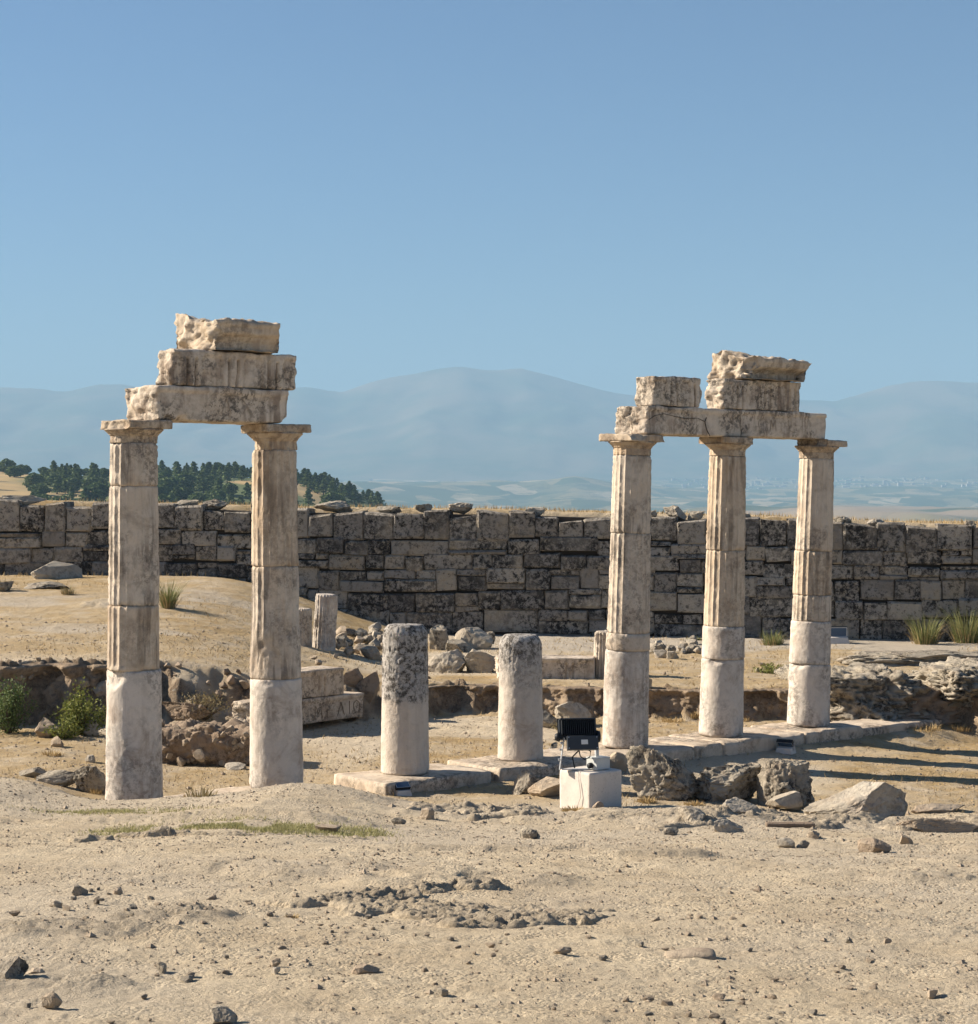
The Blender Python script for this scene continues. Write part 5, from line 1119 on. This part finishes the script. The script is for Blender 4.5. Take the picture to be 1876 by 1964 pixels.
def tuft(px, py, wpx, hpx, label, seed, n=320, mat='reed', dry=0.35):
    X, Y = G(px, py); s = FP / Y; e = empty('grass_tuft', (X, Y, gz(X, Y) - 0.02)); tag(e, label, 'grass tuft', None)
    v, f = blades(n, wpx / s / 2, hpx / s, seed, 0.0055, 0.8, 0.55); obj('green_blades', mesh_np('blades', v, f, False), MAT[mat], e)
    v, f = blades(int(n * dry), wpx / s / 2, hpx / s * 0.75, seed + 1, 0.005, 1.2, 0.7); obj('dry_blades', mesh_np('blades', v, f, False), MAT['straw'], e)
tuft(1775, 1236, 68, 66, 'tall green grass tuft before the wall, second from the right edge', 11)
tuft(1856, 1234, 80, 78, 'tall green grass tuft before the wall at the right edge', 12, 380)
tuft(1482, 1236, 62, 34, 'low green grass tuft before the wall between the last two columns', 13, 260)
tuft(1606, 1232, 30, 30, 'thin grass tuft beside the small lamp at the wall foot', 14, 90)
tuft(323, 1168, 36, 64, 'pale green grass tuft just right of the leftmost column', 15, 260)
tuft(755, 1192, 44, 30, 'dark thin grass tuft at the wall foot above the taller stump', 16, 90)
tuft(130, 1140, 40, 22, 'faded grass tuft on the upper terrace left of the first column', 17, 110, 'leaf_dry')
tuft(8, 1130, 30, 26, 'faded grass tuft at the left edge of the upper terrace', 18, 90, 'leaf_dry')
tuft(385, 1530, 110, 26, 'dry twiggy weed in front of the gap between the left columns', 19, 90, 'leaf_dry')
tuft(1100, 1560, 70, 16, 'dry straw tuft at the foot of the concrete lamp base', 20, 240, 'straw')
tuft(1240, 1542, 60, 14, 'dry straw under the left end of the big pitted boulder', 21, 200, 'straw')
tuft(1330, 1545, 60, 12, 'dry straw under the right end of the big pitted boulder', 22, 160, 'straw')
tuft(1640, 1578, 140, 10, 'dry straw along the foot of the wedge-shaped boulder', 23, 200, 'straw')
tuft(185, 1526, 34, 16, 'yellow weed at the foot of the dark upright rock', 24, 120, 'straw')
tuft(560, 1752, 40, 16, 'small dry weed at the left end of the foreground outcrop', 25, 120, 'straw')
for k, (px, py, w) in enumerate([(1770, 1398, 120), (1680, 1394, 80), (1840, 1400, 80), (1290, 1384, 70), (1420, 1382, 60), (100, 1450, 60), (250, 1440, 40), (1330, 1376, 40)]):
    tuft(px, py, w, 14, ['dry straw fringe below the outcrop near the right edge', 'dry straw fringe at the foot of the craggy outcrop', 'dry straw before the dark hollow at the right edge', 'dry weeds in the trench right of the third standing column',
                          'dry weeds in the trench left of the last column', 'dry weeds on the floor below the left bushes', 'dry weeds on the floor behind the leftmost column', 'dry weeds at the foot of the trench bank'][k], 30 + k, 150, 'straw')

def bush(px, py, wpx, hpx, label, seed, mat='leaf', n=1500, leaf=0.035, name='bush'):
    X, Y = G(px, py); s = FP / Y; W = wpx / s; H = hpx / s; e = empty(name, (X, Y, gz(X, Y) - 0.03)); tag(e, label, 'bush')
    r = np.random.RandomState(seed); nb = 16; m = MB(); tips = []
    for k in range(nb):
        a = r.rand() * 6.283; q = np.sqrt(r.rand()); hx = H * (0.55 + 0.45 * r.rand()) * (1 - 0.45 * q * q); tip = Vector((math.cos(a) * q * W / 2, math.sin(a) * q * W / 2 * 0.8, hx)); mid = tip * 0.5 + Vector((0, 0, hx * 0.1))
        m.tube([(0, 0, 0), mid, tip], [0.009, 0.006, 0.002], 5); tips.append((mid, tip))
    m.build('stems', MAT['bark'], e)
    k = r.randint(0, nb, n); u = 0.15 + r.rand(n) * 0.9; c = np.array([(tips[i][0] * (2 * (1 - t)) + tips[i][1] * (2 * t - 1)) if t > 0.5 else tips[i][0] * (2 * t) for i, t in zip(k, u)])
    c = c + r.randn(n, 3) * [W * 0.075, W * 0.075, H * 0.07]; c[:, 2] = np.maximum(c[:, 2], 0.02)
    d1 = r.randn(n, 3); d1[:, 2] += 0.4; d1 /= np.linalg.norm(d1, axis=1, keepdims=True); d2 = np.cross(d1, r.randn(n, 3)); d2 /= np.linalg.norm(d2, axis=1, keepdims=True)
    sz = leaf * (0.6 + 0.8 * r.rand(n))[:, None]; v = np.stack([c, c + d1 * sz * 0.55 + d2 * sz * 0.3, c + d1 * sz * 1.2, c + d1 * sz * 0.55 - d2 * sz * 0.3], 1).reshape(-1, 3)
    obj('foliage', mesh_np('foliage', v, np.arange(4 * n).reshape(n, 4), False), MAT[mat], e)
bush(18, 1408, 110, 120, 'dark green bush cut off by the left edge', 41, 'leaf_dark', 2600)
bush(158, 1412, 110, 100, 'bright green leafy bush beside the leftmost column', 42, 'leaf', 2800)
bush(120, 1418, 70, 46, 'low green shoots left of the bright bush', 43, 'leaf', 900)
bush(392, 1380, 110, 70, 'dry brown shrub in the hollow between the two left columns', 44, 'leaf_dry', 1300, 0.025)
bush(588, 1140, 26, 18, 'small green plant at the wall foot right of the second column', 45, 'leaf_dark', 400, 0.04)
bush(1475, 1290, 74, 22, 'low creeping green plant on the terrace between the last two columns', 46, 'leaf', 800, 0.03)
bush(1335, 1228, 34, 8, 'tiny green weeds at the wall foot behind the right-hand columns', 47, 'leaf', 200, 0.03)
bush(1085, 1402, 60, 26, 'dry thistles at the trench edge left of the third standing column', 48, 'leaf_dry', 400, 0.03)

def turf():
    r = np.random.RandomState(8); V = []; Fc = []; base = 0
    n = 9000; X = np.zeros(n); Y = np.zeros(n); cx, cy = G(470, 1583)
    u = r.randn(n); X = cx + 0.58 * np.clip(u, -1.6, 1.6) + 0.1 * r.randn(n); Y = cy + 0.22 * r.randn(n) + 0.06 * np.sin(X * 5)
    n3 = 1500; gx, gy = G(215, 1560); X = np.concatenate([X, gx + 0.35 * r.randn(n3)]); Y = np.concatenate([Y, gy + 0.12 * r.randn(n3) - 0.25 * (X[-n3:] - gx)])
    keep = fbm2(X * 2.2, Y * 3, 3, 77) > -0.35; X, Y = X[keep], Y[keep]; z, _ = ground_full(X, Y); n = len(X)
    h = 0.012 + 0.02 * r.rand(n); a = r.rand(n) * 6.283; w = 0.004; dx = (r.rand(n) - 0.5) * 0.05; dy = (r.rand(n) - 0.5) * 0.05
    v = np.stack([np.stack([X - w * np.cos(a), Y - w * np.sin(a), z - 0.004], 1), np.stack([X + w * np.cos(a), Y + w * np.sin(a), z - 0.004], 1), np.stack([X + dx, Y + dy, z + h], 1)], 1).reshape(-1, 3)
    o = obj('grass_strip', mesh_np('grass', v, np.arange(3 * n).reshape(n, 3), False), MAT['turf']); stuff(o, 'thin strip of short green grass on the slope before the left columns', 'grass')
    # dry grass on the terraces and the wall top
    n = 16000; Y = 21 + 19.3 * r.rand(n); X = (r.rand(n) * 2 - 1) * 0.27 * Y; k2 = 2500; Y = np.concatenate([Y, 41.6 + 2.5 * r.rand(k2)]); X = np.concatenate([X, (r.rand(k2) * 2 - 1) * 11]); k3 = 2600; y3 = 5.5 + 13 * r.rand(k3); x3 = (r.rand(k3) * 2 - 1) * 0.27 * y3; kk = fbm2(x3 * 0.9, y3 * 0.9, 3, 192) > 0.3; X = np.concatenate([X, x3[kk]]); Y = np.concatenate([Y, y3[kk]])
    keep = (fbm2(X * 0.5, Y * 0.6, 3, 92) > 0.05) | (Y > 41) | (Y < 19); X, Y = X[keep], Y[keep]; z, _ = ground_full(X, Y); n = len(X); h = 0.02 + 0.05 * r.rand(n) + 0.05 * (Y > 41); a = r.rand(n) * 6.283; w = 0.0022 + 0.003 * (Y > 19) + 0.003 * (Y > 30)
    dx = (r.rand(n) - 0.5) * 0.10; dy = (r.rand(n) - 0.5) * 0.10; h = np.where(Y < 19, 0.002 + 0.01 * r.rand(n), h)
    v = np.stack([np.stack([X - w * np.cos(a), Y - w * np.sin(a), z - 0.004], 1), np.stack([X + w * np.cos(a), Y + w * np.sin(a), z - 0.004], 1), np.stack([X + dx, Y + dy, z + h], 1)], 1).reshape(-1, 3)
    o = obj('dry_grass', mesh_np('dry_grass', v, np.arange(3 * n).reshape(n, 3), False), MAT['straw']); stuff(o, 'sparse dry straw-coloured grass on the terraces', 'grass')
turf()

# ---------------------------------------------------------------- lamps
def lamp_base():
    X, Y = G(1136, 1553); z = gz(X, Y + 0.25) - 0.03
    c = Vector((X, Y + 0.29)); s = 0.41; top = 0.37
    p, q = lattice(24, 24, 20); v = (p - 0.5) * [s, s, top + 0.12]; v = rounded(v, (s / 2, s / 2, top / 2 + 0.06), 0.012); v += vnoise_vec(v, 7, 951, 3) * 0.0025; v[:, 2] += top / 2 - 0.06
    o = obj('concrete_base', mesh_np('concrete_base', v, q), MAT['concrete'], None, (c.x, c.y, z), TH); tag(o, 'square pale concrete block carrying the large floodlight', 'concrete block')
    zt = z + top
    # junction box
    e = empty('junction_box', (c.x + 0.07, c.y - 0.01, zt + 0.004), TH); tag(e, 'grey electrical junction box on the concrete block behind the lamp', 'junction box')
    MB().box((0, 0, 0.05), (0.17, 0.14, 0.10), None, 0.006).build('box_body', MAT['box_grey'], e); MB().box((0, 0, 0.106), (0.178, 0.148, 0.014), None, 0.004).build('lid', MAT['box_grey'], e)
    MB().tube([(-0.085, 0, 0.04), (-0.125, -0.01, 0.04)], 0.026, 12).build('cable_gland', MAT['black_metal'], e, smooth=True); MB().tube([(0.03, 0.05, 0.11), (0.03, 0.05, 0.19)], 0.02, 8).build('conduit', MAT['box_grey'], e, smooth=True)
    # floodlight seen from behind
    f = empty('floodlight', (c.x - 0.115, c.y - 0.06, zt + 0.003), math.radians(7)); tag(f, 'large black LED floodlight on a galvanised bracket, seen from behind', 'floodlight')
    m = MB(); m.box((-0.02, 0, 0.006), (0.27, 0.045, 0.006)).box((-0.155, 0, 0.15), (0.008, 0.05, 0.30), Matrix.Rotation(0.13, 3, 'Y'))
    m.box((0.17, 0.03, 0.17), (0.008, 0.05, 0.27)); m.build('bracket', MAT['galv'], f)
    for zz in (0.10, 0.19, 0.25): MB().tube([(-0.165 + 0.13 * (zz - 0.15), -0.02, zz), (-0.185 + 0.13 * (zz - 0.15), -0.02, zz)], 0.011, 8).build('bolt', MAT['galv'], f)
    t = Matrix.Rotation(math.radians(-16), 3, 'X')
    def tb(m, c, d, bev=0.0): return m.box(Vector((0, 0.02, 0.30)) + t @ Vector(c), d, t, bev)
    h = tb(MB(), (0, 0.03, 0.075), (0.345, 0.035, 0.19), 0.006).build('housing', MAT['grey_metal'], f)
    tb(MB(), (0.0, 0.052, 0.08), (0.365, 0.012, 0.205), 0.004).build('lens_frame', MAT['black_metal'], h); tb(MB(), (0.0, 0.060, 0.08), (0.33, 0.004, 0.17)).build('glass', MAT['glass'], h)
    for k in range(17): tb(MB(), (-0.15 + k * 0.0187, -0.012, 0.085), (0.006, 0.055, 0.145)).build('cooling_fin', MAT['black_metal'], h)
    tb(MB(), (0, -0.012, 0.165), (0.33, 0.05, 0.012), 0.003).build('fin_cover', MAT['grey_metal'], h)
    d = tb(MB(), (0.03, -0.05, -0.065), (0.29, 0.06, 0.13), 0.005).build('driver_box', MAT['grey_metal'], f)
    tb(MB(), (0.045, -0.081, -0.06), (0.062, 0.003, 0.042)).build('rating_label', MAT['label'], d)
    for sx in (-0.1, 0.16):
        for sz in (-0.115, -0.015): MB().tube([Vector((0, 0.02, 0.30)) + t @ Vector((sx, -0.080, sz)), Vector((0, 0.02, 0.30)) + t @ Vector((sx, -0.086, sz))], 0.005, 8).build('screw', MAT['galv'], d)
    MB().tube([Vector((0, 0.02, 0.30)) + t @ Vector((-0.175, 0, 0.0)), Vector((0, 0.02, 0.30)) + t @ Vector((-0.215, 0.0, 0.0))], [0.045, 0.03], 14).build('pivot_knob', MAT['black_metal'], f, smooth=True)
    MB().tube([Vector((0, 0.02, 0.30)) + t @ Vector((0.175, 0, 0.0)), Vector((0, 0.02, 0.30)) + t @ Vector((0.205, 0.0, 0.0))], [0.06, 0.05], 14).build('pivot_knob', MAT['black_metal'], f, smooth=True)
    MB().tube([(0.0, -0.01, 0.20), (0.01, -0.04, 0.13), (0.05, -0.05, 0.10), (0.10, -0.04, 0.12), (0.11, -0.02, 0.17), (0.06, -0.03, 0.205)], 0.006, 6).build('cable_loop', MAT['black_metal'], f, smooth=True)
    MB().tube([(0.02, -0.02, 0.20), (-0.06, -0.02, 0.12), (-0.04, -0.03, 0.02)], 0.007, 6).build('cable', MAT['black_metal'], f, smooth=True)
    # thin cable hanging down the block
    n = Vector((-CT, -ST)); a = c + n * (s / 2 + 0.006); dd = Vector((ST, -CT))
    pts = [(c.x - 0.02, c.y - 0.12, zt + 0.02), (*(a + dd * 0.06), zt + 0.006), (*(a + dd * 0.075 + n * 0.006), zt - 0.10), (*(a + dd * 0.10 + n * 0.008), zt - 0.22), (*(a + dd * 0.06 + n * 0.02), zt - 0.32), (*(a + dd * 0.0 + n * 0.08), zt - 0.37)]
    o = MB().tube(pts, 0.0035, 6).build('thin_cable', MAT['cable'], None, smooth=True); tag(o, 'thin grey cable hanging down the sunlit side of the concrete block', 'cable')
lamp_base()
def small_lamp(px, py, size, rz, tilt, label, back=0.0, base=True):
    X, Y = G(px, py); Y += back; e = empty('small_floodlight', (X, Y, gz(X, Y) - 0.01), rz); tag(e, label, 'floodlight', 'small floodlights'); s = size
    if base: MB().add([(-0.5 * s, -0.4 * s, 0), (0.5 * s, -0.4 * s, 0), (0.5 * s, 0.4 * s, 0), (-0.5 * s, 0.4 * s, 0), (-0.42 * s, -0.3 * s, 0.32 * s), (0.42 * s, -0.3 * s, 0.32 * s), (0.42 * s, 0.3 * s, 0.45 * s), (-0.42 * s, 0.3 * s, 0.45 * s)],
               [(3, 2, 1, 0), (4, 5, 6, 7), (0, 1, 5, 4), (1, 2, 6, 5), (2, 3, 7, 6), (3, 0, 4, 7)]).build('concrete_foot', MAT['concrete'], e)
    t = Matrix.Rotation(tilt, 3, 'X'); c = Vector((0, 0, 0.58 * s)); h = MB().box(c, (0.95 * s, 0.22 * s, 0.5 * s), t, 0.02 * s).build('lamp_head', MAT['black_metal'], e)
    MB().box(c + t @ Vector((0, -0.115 * s, 0)), (0.82 * s, 0.01 * s, 0.38 * s), t).build('glass', MAT['glass'], h); MB().box(c + t @ Vector((0, -0.11 * s, 0)), (0.9 * s, 0.012 * s, 0.45 * s), t).build('rim', MAT['galv'], h)
    for sx in (-0.5, 0.5): MB().box((sx * s, 0, 0.42 * s), (0.03 * s, 0.08 * s, 0.42 * s)).build('bracket_arm', MAT['galv'], e)
small_lamp(771, 1528, 0.19, 0.45, -0.9, 'small floodlight on a white foot at the front of the taller stump step', 0.05)
small_lamp(1508, 1446, 0.24, -0.5, 0.9, 'small floodlight on a tilted white foot before the right-hand step', 0.05)
small_lamp(1606, 1234, 0.42, 0.1, 0.1, 'black lamp on a low white plinth at the wall foot right of the last column', 0.0)
small_lamp(1064, 1449, 0.17, 1.2, 0.2, 'small lamp peeping out left of the large floodlight', 0.3)
